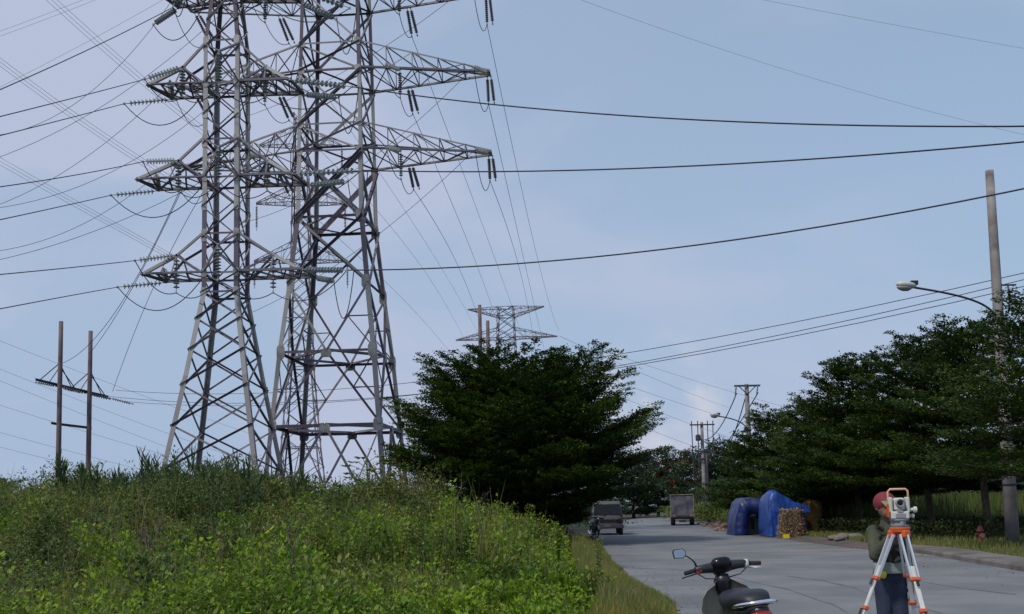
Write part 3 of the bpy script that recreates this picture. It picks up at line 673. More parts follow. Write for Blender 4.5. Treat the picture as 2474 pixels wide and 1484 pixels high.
for x_ in (-0.98, -0.42, 0.5, 1.0): mb.tube([tb + Vector((x_, -0.2, 0.12)), tb + Vector((x_ * 0.95, -0.2, -5.3 if x_ < 0 else -3.2))], 0.045, 5)
mb.lathe(tb + Vector((-0.45, -0.35, -1.75)), (0, 0, 1), [(0, 0.2), (0.1, 0.24), (0.5, 0.24), (0.6, 0.1)], 10)
LBp.part(mb, 'down_rods', IRON)
LCp, tcp = pole(1711, 84, 1095, 0.13, 0.1, 'short dark pole in front of the white based one', 'utility_pole', IRON)
# big pole at the right edge
LP, tp = pole(2440, 32, 412, 0.21, 0.13, 'tall pale concrete pole at the right edge with patches of old posters', 'utility_pole', CONC)
sx_ = tp.x; 
for z_, h_, wd, off in ((4.1, 0.7, 0.30, -0.02), (5.3, 0.5, 0.26, 0.03), (2.2, 0.55, 0.22, -0.06)):
    rr_ = 0.215 - 0.08 * (z_ / 12) + 0.006; mb = MB(); vs = []
    a0 = -math.pi / 2 + off
    for k in range(7):
        a_ = a0 + (k / 6 - .5) * wd / rr_
        jz = 0.06 * math.sin(k * 2.3 + z_)
        for zz in (z_ + jz, z_ + h_ - jz): vs.append((sx_ + math.cos(a_) * rr_, 32 + math.sin(a_) * rr_, zz))
    mb.add(vs, [(2 * k, 2 * k + 2, 2 * k + 3, 2 * k + 1) for k in range(6)]); LP.part(mb, 'poster', WHITEP)
mb = MB()
for z_ in (1.9, 3.9, 5.05): mb.lathe((sx_, 32, z_), (0, 0, 1), [(0, 0.205), (0.01, 0.222), (0.05, 0.222), (0.06, 0.2)], 14)
LP.part(mb, 'straps', IRON)
mb = MB(); mb.box((sx_ + 0.28, 31.9, 8.42), (0.6, 0.05, 0.05)); mb.tube([(sx_ + 0.32, 31.9, 8.42), (sx_ + 0.34, 31.9, 8.0), (sx_ + 0.28, 31.9, 7.5)], 0.025, 5); LP.part(mb, 'bracket', IRON)

def street_lamp(head, foot, label, s=1.0, pr=.18, joint=None):
    """cobra head lamp; head = tip point, foot = where the post stands"""
    h = Vector(head); f = Vector(foot); j = Vector(joint)
    L_ = Local('street_lamp', (f.x, f.y, j.z - 1.0), label, 'street lamp', 'street lamps on long curved arms'); z0 = L_.inv.z
    mb = MB(); mb.lathe((f.x, f.y, j.z - 1.05 * s), (0, 0, 1), [(0, pr), (0.01, pr + .02), (.09, pr + .02), (.1, pr)], 12); mb.lathe((f.x, f.y, j.z - .7 * s), (0, 0, 1), [(0, pr), (0.01, pr + .02), (.09, pr + .02), (.1, pr)], 12); L_.part(mb, 'pole_clamp', IRON)
    d = Vector((h.x - j.x, h.y - j.y, 0)).normalized(); k = j - d * 0.0
    pts = [Vector((f.x, f.y, j.z - 0.9 * s))]
    A, B, C_, D_ = pts[0], Vector((f.x, f.y, j.z - 0.15 * s)), k, h
    for i in range(1, 17):
        t_ = i / 16; pts.append(A * (1 - t_) ** 3 + B * 3 * t_ * (1 - t_) ** 2 + C_ * 3 * t_ * t_ * (1 - t_) + D_ * t_ ** 3)
    mb = MB(); mb.tube(pts, 0.035 * s, 7); L_.part(mb, 'arm', IRON, smooth=True)
    up = Vector((0, 0, 1)); sdv = d.cross(up).normalized(); dd = (d * 0.97 + up * 0.10).normalized(); u2 = sdv.cross(dd)
    if u2.z < 0: u2 = -u2
    mb = MB(); secs = []
    for t_, w_, h_ in ((-0.02, .09, .06), (0.06, .13, .09), (0.2, .17, .11), (0.38, .18, .11), (0.52, .14, .085), (0.6, .06, .04)):
        secs.append((h + dd * t_ * s + u2 * 0.05 * s, w_ * s, h_ * s, sdv, u2))
    mb.loft(secs, 14, 2.3); L_.part(mb, 'lamp_head', INSTR, smooth=True)
    mb = MB(); mb.loft([(h + dd * t_ * s - u2 * (0.045) * s, w_ * s, h_ * s, sdv, u2) for t_, w_, h_ in ((0.12, .06, .04), (0.2, .14, .09), (0.36, .155, .11), (0.5, .11, .08), (0.58, .03, .03))], 14, 2.0); L_.part(mb, 'diffuser', INSTG, smooth=True)
    mb = MB(); mb.box(h + dd * 0.03 * s + u2 * 0.14 * s, (0.22 * s, 0.2 * s, 0.13 * s)); L_.part(mb, 'ballast_box', BLACKP)
    return L_
h_ = at(2208, 695, 31); j_ = at(2345, 716, 31.3); f_ = Vector((tp.x, 32.0, 0))
street_lamp(h_, f_, 'nearest street lamp with pale head reaching out over the right side trees', 1.0, joint=j_)
street_lamp(at(1735, 1006, 60), Vector((ta.x, 62, 0)), 'street lamp head beside the pole with wide dark crossarm', 1.0, joint=at(1768, 1010, 60.5))
street_lamp(at(1654, 1091, 92), Vector((tb.x, 92, 0)), 'farthest street lamp head above the box truck', 1.0, joint=at(1680, 1093, 92.5))

# ------------------------------------------------------------------ wires
def wire(p1, p2, mid, label, group=None, r=0.016, m=CABLE, ext=0.0, name='power_line'):
    """span from p1 to p2; mid = (x, y) a view position it passes through (fixes its sag)"""
    P1 = Vector(p1); P2 = Vector(p2); hd = Vector((P2.x - P1.x, P2.y - P1.y, 0))
    if mid:
        v = _f + _r * ((mid[0] - CX) / FP) + _u * ((CY - mid[1]) / FP)
        nrm = hd.cross(Vector((0, 0, 1))); k = nrm.dot(P1) / nrm.dot(v); Q = v * k + Vector((0, 0, EYE))
        tm = (Q - P1).dot(hd) / hd.dot(hd); tm = min(max(tm, 0.03), 0.97); lin = P1.z + (P2.z - P1.z) * tm
        a = (lin - Q.z) / (tm * (1 - tm))
    else: a = hd.length * 0.03
    if proj(P2)[0] < 0 or proj(P2)[0] > 2473 or proj(P2)[1] < 0: ext = max(ext, 1.1)
    n = 40; pts = []
    for i in range(n + 1):
        t_ = i / n * (1 + ext); tc_ = min(t_, 1); pts.append(Vector((P1.x + hd.x * t_, P1.y + hd.y * t_, P1.z + (P2.z - P1.z) * t_ - a * tc_ * (1 - tc_) + a * .6 * max(0, t_ - 1))))
    mb = MB(); c0 = pts[0].copy(); mb.tube([p - c0 for p in pts], r, 5); o = mb.build(name, m); o.location = c0
    tag(o, label, 'power line', group); return o
# three dark conductors crossing the open sky to the right
wire(WI[('r', 20.7)], at(2560, 305, 30), (1640, 288), 'uppermost of the three dark conductors crossing the blue sky rightward', r=0.029)
wire(WI[('r', 16.5)], at(2560, 335, 30), (1640, 403), 'middle of the three dark conductors crossing the blue sky rightward', r=0.029)
wire(WI[('r', 12.25)], at(2560, 438, 30), (1640, 598), 'lowest of the three dark conductors crossing behind the tall right pole', r=0.029)
# conductors from the slender tower to the left edge
LW = [(('a', 20.7, 1), (-60, 297), (175, 238), 'dark conductor from the upper left arm tip falling gently to the left edge'),
      (('a', 20.7, 3), (-60, 343), (150, 290), 'dark conductor just under the upper left arm, with a drooping loop at its end'),
      (('a', 16.5, 1), (-60, 460), (190, 422), 'dark conductor from the middle left arm tip to the left edge'),
      (('a', 16.5, 3), (-60, 544), (130, 503), 'dark conductor below the middle left arm running to the left edge'),
      (('a', 12.25, 1), (-60, 669), (160, 648), 'nearly level conductor from the lowest left arm to the left edge'),
      (('a', 12.25, 3), (-60, 758), (140, 720), 'lowest conductor running from the slender tower to the left edge'),
      (('a', 24.9, 1), (-60, 243), (210, 122), 'steep conductor from the string at top left down to the left edge')]
for k, e, mid, lb in LW: wire(WI[k], at(*e, 30), mid, lb, r=0.018)
# conductors from the wide tower's left arms passing behind the slender one
for (z_, u_), e, mid, lb in (((28.6, 8.25), (-60, 330), (240, 205), 'thin conductor crossing below the steep top left one'),
                             ((28.6, 3.7), (-60, 400), (190, 291), 'thin conductor passing just under the upper left strings'),
                             ((24.3, 8.25), (-60, 515), (233, 362), 'thin sloping conductor between upper and middle left arms'),
                             ((24.3, 3.7), (-60, 508), (240, 430), 'thin conductor meeting the middle left string from behind'),
                             ((20.1, 8.25), (-60, 612), (258, 510), 'thin sloping conductor under the middle left drooping loop'),
                             ((20.1, 3.7), (-60, 640), (225, 560), 'thin sloping conductor just above the nearly level left one')):
    g_ = bnear[(z_, -1, u_)][0]; wire(g_, at(*e, 48), mid, lb, r=0.013)
# from the wide tower's right arms down toward the left
for z_, mid, e, lb in ((20.1, (886, 588), (560, 775), 'thin wire slanting down left from the lower right arm tip'),
                       (24.3, (940, 350), (580, 540), 'thin wire slanting down left from the upper right arm tip'),
                       (28.6, (900, 132), (600, 280), 'thin wire slanting down left from the topmost right arm tip')):
    g_ = bnear[(z_, 1, 8.25)][0]; wire(g_, at(*e, 60), mid, lb, r=0.013)
# away to the distant tower
ends = {(28.6, 8.25): (1350, 800, (1243, 380)), (24.3, 8.25): (1318, 860, (1250, 560)), (20.1, 8.25): (1300, 900, (1252, 640)),
        (28.6, 3.7): (1262, 815, (1112, 400)), (24.3, 3.7): (1225, 862, (1095, 500)), (20.1, 3.7): (1190, 905, (1085, 600))}
wd = {28.6: 'top', 24.3: 'upper', 20.1: 'lower'}
for (z_, u_), (ex, ey, mid) in ends.items():
    p = bnear[(z_, 1, u_)][1]; wire(p, at(ex, ey, 178), mid, 'wire from the %s of the %s right crossarm dropping to the distant tower' % ('tip' if u_ > 5 else 'middle', wd[z_]), r=0.017)
for (z_, u_), (ex, ey, mid) in {(28.6, 3.7): (1160, 815, (985, 520)), (24.3, 3.7): (1140, 862, (985, 600)), (20.1, 3.7): (1125, 905, (970, 720))}.items():
    p = bnear[(z_, -1, u_)][1]; wire(p, at(ex, ey, 178), mid, 'wire running from the wide tower\'s %s left arm through its body to the distant tower' % wd[z_], r=0.014)
wire(at(1351, 812, 180), at(1760, 985, 330), (1500, 880), 'thin wire leaving the distant tower toward the far road poles', r=0.03)
# the bundle of three over the far left sky
def bundle(a, b, mid, n, sp, what, d1, d2, r, sp2=None):
    nm = ('left', 'middle', 'right')
    for i in range(n):
        o = (i - (n - 1) / 2) * sp; o2 = (i - (n - 1) / 2) * (sp2 if sp2 is not None else sp)
        wire(at(a[0] + o, a[1] - o * 0.5, d1), at(b[0] + o2, b[1] - o2 * 0.5, d2), (mid[0] + (o + o2) / 2, mid[1] - (o + o2) / 4), '%s wire of the pale triple bundle %s' % (nm[i], what), 'pale triple bundles over the left sky', r=r, m=CABLE_P)
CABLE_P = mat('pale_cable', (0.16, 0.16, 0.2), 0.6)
bundle((60, -60), (560, 372), (224, 90), 3, 9, 'crossing the sky from the top left', 95, 100, 0.02, 8)
bundle((-70, 96), (470, 470), (129, 245), 3, 8, 'entering the left edge a little below the top', 95, 100, 0.02, 8)
bundle((-70, 350), (560, 700), (230, 519), 3, 9, 'entering the left edge beside the middle arms', 95, 100, 0.018, 6)
wire(at(-60, 98, 120), at(300, -40, 130), None, 'upper of two faint wires cutting the top left corner', r=0.02, m=CABLE_P)
wire(at(-60, 110, 120), at(330, -40, 130), None, 'lower of two faint wires cutting the top left corner', r=0.02, m=CABLE_P)
wire(at(-60, 240, 110), at(480, -50, 110), (180, 118), 'faint wire running beside the steep conductor at top left', r=0.018, m=CABLE_P)
wire(at(1370, -12, 60), at(2560, 345, 70), (1900, 170), 'fainter long wire crossing high over the blue sky', r=0.009, m=CABLE_P)
wire(at(1790, -10, 60), at(2560, 133, 70), (2200, 68), 'faint wire cutting the top right corner of the sky', r=0.009, m=CABLE_P)
# drops to the twin poles
k1_ = at(438, 452, 45.8)
wire(k1_, at(150, 878, 64.5), (262, 777), 'drop wire landing on the left one of the twin poles', r=0.016)
wire(k1_ + Vector((0.08, 0, 0)), at(215, 856, 66.5), (300, 730), 'drop wire landing on the right one of the twin poles', r=0.016)
wire(at(505, 440, 50), at(272, 946, 68.4), (330, 790), 'drop wire landing past the right end of the twin pole crossarm', r=0.016)
wire(at(518, 262, 50), at(505, 440, 50), None, 'short steep wire between two arm levels of the slender tower', r=0.012)
# three wires from the twin poles behind the tree to the right hand pole
for k, (p, e, mid) in enumerate(((at(280, 943, 68), at(2560, 640, 31), (1460, 862)), (at(300, 970, 68), at(2560, 655, 31), (1466, 889)), (at(240, 955, 68), at(2560, 672, 31), (1470, 893)))):
    wire(p, e, mid, '%s of the three street wires rising to the tall right pole' % ('uppermost', 'middle', 'lowest')[k], r=0.014)
# faint wires low in the left sky and above the road
for k, (a, b) in enumerate((((-60, 800), (640, 1060)), ((-60, 868), (640, 1130)), ((-60, 895), (700, 1190)), ((-60, 960), (640, 1165)), ((-60, 1028), (600, 1195)), ((-60, 1065), (600, 1215)))):
    wire(at(*a, 150), at(*b, 190), None, 'faint wire in the low left sky, number %d from the top' % (k + 1) if False else ('topmost', 'second', 'third', 'fourth', 'fifth', 'lowest')[k] + ' of six faint wires sinking through the low left sky', r=0.022, m=CABLE_P)
for k, (a, b) in enumerate((((1440, 842), (2000, 1010)), ((1440, 905), (1900, 1050)), ((1440, 935), (1850, 1085)), ((1440, 985), (1800, 1120)), ((1440, 1040), (1790, 1150)))):
    wire(at(*a, 200), at(*b, 260), None, ('topmost', 'second', 'third', 'fourth', 'lowest')[k] + ' of five faint wires over the far end of the road', r=0.03, m=CABLE_P)
cc = ta - Vector((0, 0.3, 0.3))
for k, (dx, ex, ey, mid) in enumerate(((-0.72, 1702, 1062, (1752, 1010)), (-0.1, 1716, 1090, (1765, 1065)), (0.62, 1730, 1110, (1800, 1000)))):
    wire(cc + Vector((dx, 0, -0.3)), at(ex, ey, 91), mid, ('left', 'middle', 'right')[k] + ' drooping cable hung from the wide dark crossarm', r=0.035)

# ------------------------------------------------------------------ leaves
def leaf_quads(P, D, U, ln, wd):
    """P base points, D unit directions along the leaf, U side vectors; returns a kinked diamond per leaf (two quads sharing the midrib)"""
    ln = ln[:, None]; wd = wd[:, None]; Nn = np.cross(D, U)
    a = P; m = P + D * ln * 0.5 - Nn * ln * 0.05; e = P + D * ln - Nn * ln * 0.12
    l = P + D * ln * 0.42 + U * wd + Nn * wd * 0.35; r = P + D * ln * 0.42 - U * wd + Nn * wd * 0.35
    V = np.stack([a, l, e, r], 1).reshape(-1, 3)
    q = np.arange(len(P))[:, None] * 4 + np.array([[0, 3, 2, 1]])
    return V, q
def leaf_hex(P, D, U, ln, wd):
    ln = ln[:, None]; wd = wd[:, None]; Nn = np.cross(D, U); pt = lambda t, w_, k: P + D * ln * t + U * wd * w_ + Nn * (wd * abs(w_) * .3 - ln * k)
    V = np.stack([P, pt(.28, .8, .02), pt(.66, .85, .06), pt(1, 0, .13), pt(.66, -.85, .06), pt(.28, -.8, .02)], 1).reshape(-1, 3)
    return V, np.arange(len(P))[:, None] * 6 + np.array([[0, 5, 4, 3, 2, 1]])
def unit(a): return a / np.maximum(np.linalg.norm(a, axis=1, keepdims=True), 1e-6)
def rand_dirs(n, zlo=-0.3, zhi=0.8):
    az = rng.uniform(0, 2 * np.pi, n); z = rng.uniform(zlo, zhi, n); r = np.sqrt(np.maximum(0, 1 - z * z))
    return np.stack([np.cos(az) * r, np.sin(az) * r, z], 1)
def side(D):
    s = np.cross(D, np.array([0, 0, 1.0])) + rng.normal(0, 0.25, D.shape); return unit(s)
def join(parts):
    Vs, Qs, b = [], [], 0
    for V, q in parts: Vs.append(V); Qs.append(q + b); b += len(V)
    return np.concatenate(Vs), np.concatenate(Qs)

# ------------------------------------------------------------------ tiered trees
def tier_tree(name, base, H, Rr, z0, label, cat='tree', group=None, tiers=9, per=9, leaf=0.11, dens=1.0, mat_=None, seed=1, lean=0.0, shape=None, up=(0.0, 0.9), trunk_r=0.16, flowers=None, sprays=True, trunks=1, var=(.72, 1.1)):
    rs = np.random.default_rng(seed); root = empty(name, base, label, cat, group); tb = MB(); P = []; D = []; S = []
    for k in range(trunks):
        ox = 0 if trunks == 1 else rs.uniform(-.5, .5); pts = [(ox * (1 - i / 8) * .3 + lean * (i / 7) ** 1.5 + 0.06 * math.sin(i * 1.7 + seed), ox * .4 * i / 7 + 0.06 * math.cos(i * 2.1 + seed), H * 0.93 * i / 7 - 0.15 * (i == 0)) for i in range(8)]
        tb.tube(pts, [trunk_r * (1.25 if i == 0 else 1) * (1 - 0.82 * i / 7) for i in range(8)], 8)
    shape = shape or (lambda t: math.sin(math.pi * min(1, 0.22 + 0.78 * t)) ** 0.6 if t > .25 else 0.72 + 0.9 * t)
    for k in range(tiers):
        t = (k + rs.uniform(-.25, .25)) / (tiers - 1); t = min(max(t, 0), 1); z = z0 + (H - z0) * 0.93 * t
        Lk = Rr * shape(t); nb = per if t < .8 else max(5, per - 2); a0 = rs.uniform(0, 6.28)
        el = up[0] + (up[1] - up[0]) * t ** 1.5
        for b_ in range(nb):
            az = a0 + 2 * math.pi * (b_ + rs.uniform(-.28, .28)) / nb; ln = Lk * rs.uniform(*var); e = el + rs.uniform(-.08, .13)
            o = np.array([lean * t ** 1.5, 0, z + rs.uniform(-.15, .15)])
            hd = np.array([math.cos(az), math.sin(az), 0.0]); lat = np.array([-math.sin(az), math.cos(az), 0.0])
            def bp(s): return o + hd * (ln * s * math.cos(e)) + np.array([0, 0, 1.0]) * (ln * (math.sin(e) * s + 0.10 * s * s - 0.03 * math.sin(3 * s)))
            tb.tube([bp(s) for s in (0, .3, .6, .92)], [trunk_r * .32 * (1 - t * .6), trunk_r * .2 * (1 - t * .6), 0.018, 0.006], 5, cap=False)
            nt_ = max(5, int(11 * ln / 3.0))
            for i in range(nt_):
                s = 0.16 + 0.84 * (i + rs.uniform(0, .6)) / nt_; s = min(s, 1); sg = 1 if i % 2 else -1
                c = bp(s); tl = (0.40 * ln * (1 - s) ** 0.7 * (0.5 + s) + 0.32) * rs.uniform(.75, 1.2)
                td = unit((hd * (0.75 if s < .9 else 1.6) + lat * sg * (0.85 if s < .95 else 0.15) + np.array([0, 0, 0.10 + 0.25 * t]))[None])[0]
                m = int(dens * tl * 125 * (0.11 / leaf) ** 2); 
                if m < 3: m = 3
                q = rs.uniform(0.0, 1, m) ** 0.8
                pp = c + td * (tl * q)[:, None] + rs.normal(0, 1, (m, 3)) * np.array([0.085, 0.085, 0.045]) * (1.25 - 0.6 * q)[:, None] * (0.6 + leaf * 5)
                dd = td + rs.normal(0, 1, (m, 3)) * np.array([0.55, 0.55, 0.17]) + np.array([0, 0, 0.10])
                P.append(pp); D.append(dd); S.append(leaf * rs.uniform(0.6, 1.15, m) * (1.05 - 0.25 * q))
    P = np.concatenate(P); D = unit(np.concatenate(D)); S = np.concatenate(S)
    sdv_ = unit(np.cross(D, np.array([0, 0, 1.0])) + rng.normal(0, 1, D.shape) * np.array([.1, .1, .28]))
    V, q = leaf_quads(P, D, sdv_, S, S * 0.42)
    tb.build('trunk', BARK, root, True)
    npmesh('crown', V, q, mat_ or FOL, root)
    if flowers:
        idx = rs.choice(len(P), flowers, replace=False); c = P[idx][:: 40]; c = c[c[:, 2] > H * .45]
        FPt = np.repeat(c, 40, 0) + rs.normal(0, 0.28, (len(c) * 40, 3)) * np.array([1, 1, .4]); FD = rand_dirs(len(FPt), 0, 1)
        V, q = leaf_quads(FPt, FD, side(FD), np.full(len(FPt), leaf * 1.1), np.full(len(FPt), leaf * .5)); npmesh('blossom', V, q, FLAME, root)
    return root
def tbase(x, d): X = gx(x, d); return (X, d, gz(X, d))
big = lambda t: 0.50 + 0.52 * sst(t, 0, .3) if t < .45 else 1.02 - 0.50 * ((t - .45) / .55) ** 2.2
tier_tree('layered_tree', tbase(1258, 42), 5.6, 5.85, 0.7, 'large round dark tree with layered sprays left of the road', group='layered dark trees beside the road', tiers=16, per=14, leaf=0.115, dens=1.1, seed=3, shape=big, up=(0.0, 0.95), trunk_r=0.22, trunks=3, var=(.8, 1.03))
rt = [(1796, 76, 5.4, 2.9, 0.6, 'smallest layered tree right of the road, next to the white based pole', 9, 9, .16, 17, 1.0),
      (1862, 60, 6.3, 4.3, 1.2, 'farthest tall layered tree right of the road, partly hiding the pole', 9, 10, .14, 11, 1.15),
      (1975, 52, 6.2, 4.0, 1.5, 'layered tree behind the blue tarpaulins', 9, 10, .13, 12, 1.15),
      (2070, 46, 7.6, 4.3, 1.7, 'tall layered tree rising right behind the husk stack', 10, 11, .12, 13, 1.15),
      (2243, 40, 7.5, 4.3, 1.95, 'layered tree whose dark trunk stands just right of the surveyor', 9, 11, .11, 14, 1.15),
      (2385, 35, 7.2, 3.7, 2.3, 'layered tree with leaning trunk behind the red hydrant', 9, 10, .11, 15, 1.0),
      (2505, 28, 6.9, 3.2, 2.2, 'thin crowned layered tree at the right edge around the tall pole', 11, 9, .10, 16, .55)]
cone = lambda t: 1.0 - 0.66 * t ** 1.25
for x_, d_, H_, R_, z0_, lb, ti, pe, lf, sd_, dn_ in rt:
    tier_tree('layered_tree', tbase(x_, d_), H_, R_, z0_, lb, group='layered dark trees beside the road', tiers=ti, per=pe, leaf=lf, seed=sd_, shape=cone, up=(-0.03, 0.75), dens=dn_, lean=-0.35 if sd_ in (15,) else 0.1)
for x_, d_, sd_, lb in ((2030, 58, 51, 'tree added to darken the gap behind the blue tarpaulins'), (2120, 55, 52, 'tree added to block light in the second row, straight behind the surveyor')):  # second row added to block light and fill the background dark
    tier_tree('layered_tree', tbase(x_, d_), 5.6, 3.8, 0.4, lb, group='layered dark trees beside the road', tiers=9, per=9, leaf=.17, seed=sd_, shape=cone, up=(-.05, .6), dens=1.1)
# trees closing the far end of the road
fr = [(1455, 118, 6.6, 4.2, 21, 'leftmost tree closing the road end, behind the parked truck', 0), (1530, 125, 6.4, 4.5, 22, 'tree with thin top at the road end right of the parked truck', 0), (1590, 135, 6.9, 4.8, 23, 'tree behind the bright bush at the end of the road', 0),
      (1638, 130, 7.1, 4.8, 24, 'tree with orange red blossoms above the box truck', 1), (1688, 115, 6.9, 4.4, 25, 'tree standing behind the white based pole', 0), (1755, 100, 6.5, 4.2, 26, 'tree between the white based pole and the blue tarpaulins', 0), (1560, 150, 8.6, 3.0, 27, 'far tree poking highest over the road end', 0)]
for x_, d_, H_, R_, sd_, lb, fl in fr:
    tier_tree('distant_tree', tbase(x_, d_), H_, R_, 0.6, lb, group='trees closing the far end of the road', tiers=7, per=7, leaf=0.34, seed=sd_, shape=lambda t: 0.9 + .2 * t if t < .5 else 1.0 - 1.0 * (t - .5), up=(0.05, 0.9), dens=1.3, mat_=FOL_FAR, flowers=900 if fl else None, trunk_r=.2)
tier_tree('distant_tree', tbase(-32, 62), 3.9, 2.3, 0.8, 'dark tree cut by the left edge at brush level', tiers=6, per=8, leaf=.15, seed=31, up=(0.1, .9), dens=1.3)
# woodland far behind on the right, seen under the crowns
def thicket(name, xa, xb, ya, yb, n, h0, h1, leaf, m, label, seed, per=22, blade=False):
    rs = np.random.default_rng(seed); x = rs.uniform(xa, xb, n); y = rs.uniform(ya, yb, n); h = (h0 + (h1 - h0) * fbm(x, y, 8, seed)); z = ground_z(x, y)
    tt = rs.uniform(0.05, 1, (n, per)) ** 0.7
    P = np.stack([np.repeat(x, per) + rs.normal(0, .5, n * per), np.repeat(y, per) + rs.normal(0, .5, n * per), (z[:, None] + h[:, None] * tt).ravel()], 1)
    D = unit(rand_dirs(len(P), -.1, 1)); S = np.full(len(P), leaf) * rs.uniform(.6, 1.2, len(P)); V, q = leaf_quads(P, D, side(D), S, S * .33)
    return tag(npmesh(name, V, q, m), label, 'undergrowth', None, 'stuff')
thicket('far_woods', 25, 90, 120, 150, 900, 3.0, 6.5, 0.5, FOL_FAR, 'far line of pale trees behind the field on the right', 41, 40)
thicket('roadside_brush', 6.5, 11.5, 112, 126, 160, 0.8, 2.2, 0.22, BROAD, 'bright green brush on the left verge beyond the parked truck', 42, 60)
thicket('left_far_brush', -6, 6.5, 56, 112, 900, 0.8, 2.8, 0.2, FOL_FAR, 'dim brush behind the parked truck on the left verge', 43, 34)
UNDER = leafmat('shade_painted_leaves', [(0.022, 0.04, 0.010), (0.035, 0.055, 0.014), (0.045, 0.045, 0.022)], .2)  # leaf tones darkened to paint the shade beneath brush and trees
thicket('verge_shrubs', 13.5, 26, 34, 60, 700, 0.35, 1.1, 0.1, UNDER, 'low shrubs under the right hand trees, tree shade painted into their leaves', 44, 60)  # darkness under the crowns is put into the shrub colour
thicket('back_shrubs', 15.5, 40, 60, 100, 900, 1.4, 3.6, 0.25, FOL_FAR, 'darker scrub behind the right hand trees', 45, 46)
thicket('pole_shrubs', 14.8, 18.5, 62, 98, 500, 0.4, 2.0, 0.16, WEED, 'scrub around the foot of the white based pole', 46, 50)

# ------------------------------------------------------------------ left bank brush
def clump_h(x, y):
    t = ledge(y) - x
    hv = np.interp(y, [0, 6, 12, 20, 30, 40], [0.30, 0.45, 0.66, 0.9, 1.05, 1.1])
    c = fbm(x, y, 3.0, 11); c2 = vnoise(x, y, 1.15, 14)
    return sst(t, -0.05, 3.4) * hv * (0.22 + 1.45 * c) * (0.42 + 1.1 * c2)
def wedge(n, y0, y1, tmin=0.1, p=1.6, left=-0.64):
    """plants spread over the bank, denser close by"""
    u = rng.uniform(0, 1, n); y = (y0 ** (1 - p) + u * (y1 ** (1 - p) - y0 ** (1 - p))) ** (1 / (1 - p))
    xr = ledge(y) - tmin; xl = left * y - 1.0; x = xl + (xr - xl) * rng.uniform(0, 1, n)
    return x, y
TALL = []
def brush(name, label, n, y0, y1, per, size, m, tmin=0.3, sel=None, hk=1.0, prof=0.55, aspect=0.33, updir=0.5, gain=0.0028, p=1.5, cat='undergrowth', jit=0.16, tall=.08):
    x, y = wedge(n, y0, y1, tmin, p)
    if sel is not None: k = sel(x, y); x, y = x[k], y[k]
    n = len(x); zt = ground_z(x, y) + clump_h(x, y) * hk * rng.uniform(0.72, 1.14, n) ; tl_ = rng.uniform(0, 1, n) < tall; zt = np.where(tl_, ground_z(x, y) + (zt - ground_z(x, y)) * rng.uniform(1.1, 1.45, n), zt); TALL.append((x[tl_], y[tl_], zt[tl_])); dep = np.minimum(prof + 0.01 * y, np.maximum(0.12, clump_h(x, y) * 1.1))
    s = rng.uniform(0, 1, (n, per)) ** 1.2
    lean = rng.normal(0, 0.12, (n, 2))
    az = rng.uniform(0, 6.28, n)[:, None] + np.arange(per)[None] * 2.4
    spread = (jit + 0.004 * y)[:, None] * (0.35 + s)
    P = np.stack([x[:, None] + lean[:, :1] * (1 - s) + np.cos(az) * spread * .5, y[:, None] + lean[:, 1:] * (1 - s) + np.sin(az) * spread * .5, zt[:, None] - dep[:, None] * s], -1).reshape(-1, 3)
    el = updir + rng.normal(0, .3, az.shape)
    D = np.stack([np.cos(az) * np.cos(el), np.sin(az) * np.cos(el), np.sin(el)], -1).reshape(-1, 3)
    S = (size + gain * np.repeat(y, per)) * rng.uniform(.55, 1.25, len(P)); D = unit(D)
    V, q = (leaf_hex if m is BROAD else leaf_quads)(P, D, side(D), S, S * aspect)
    return tag(npmesh(name, V, q, m), label, cat, None, 'stuff')
pa = lambda x, y: fbm(x, y, 5.0, 21)
def nearx(x, y): return (CX + FP * x / y)
brush('leafy_brush', 'bright broad leaved brush filling the middle foreground', 24000, 5.5, 34, 16, 0.027, BROAD, 0.12, lambda x, y: (nearx(x, y) > 760 + 500 * (pa(x, y) - .5)) | (pa(x, y) > .62), hk=1.08, aspect=.36, p=1.7)
brush('weed_brush', 'mixed fine weeds and creepers over the left bank', 21000, 6, 46, 18, 0.026, WEED, 0.35, lambda x, y: (nearx(x, y) < 980 + 500 * (pa(x, y) - .5)), hk=1.0, aspect=.26, updir=.35, p=1.5)
brush('ridge_brush', 'feathery green brush along the crest of the bank below the towers', 9000, 24, 48, 26, 0.035, WEED, 1.5, None, hk=1.12, aspect=.22, updir=.5, p=1.1, prof=1.0, tall=.05)
RUST = leafmat('rusty_feather_leaves', [(0.035, 0.07, 0.02), (0.05, 0.09, 0.025), (0.10, 0.09, 0.035), (0.15, 0.075, 0.04)], .25, patch=(.5, .6, .6))
brush('feathery_brush', 'darker feathery brush with rusty tips below the wide tower', 5000, 17, 36, 26, 0.03, RUST, 2.0, lambda x, y: (nearx(x, y) > 640) & (nearx(x, y) < 1090) & (pa(x, y) > .3), hk=1.22, aspect=.2, p=1.1, prof=.9)
brush('dark_crest_brush', 'dark brush clump at the feet of the slender tower', 3500, 24, 36, 26, 0.035, CANE, 2.0, lambda x, y: (nearx(x, y) > 300) & (nearx(x, y) < 600), hk=1.25, aspect=.14, updir=.9, p=1.1, prof=1.0)
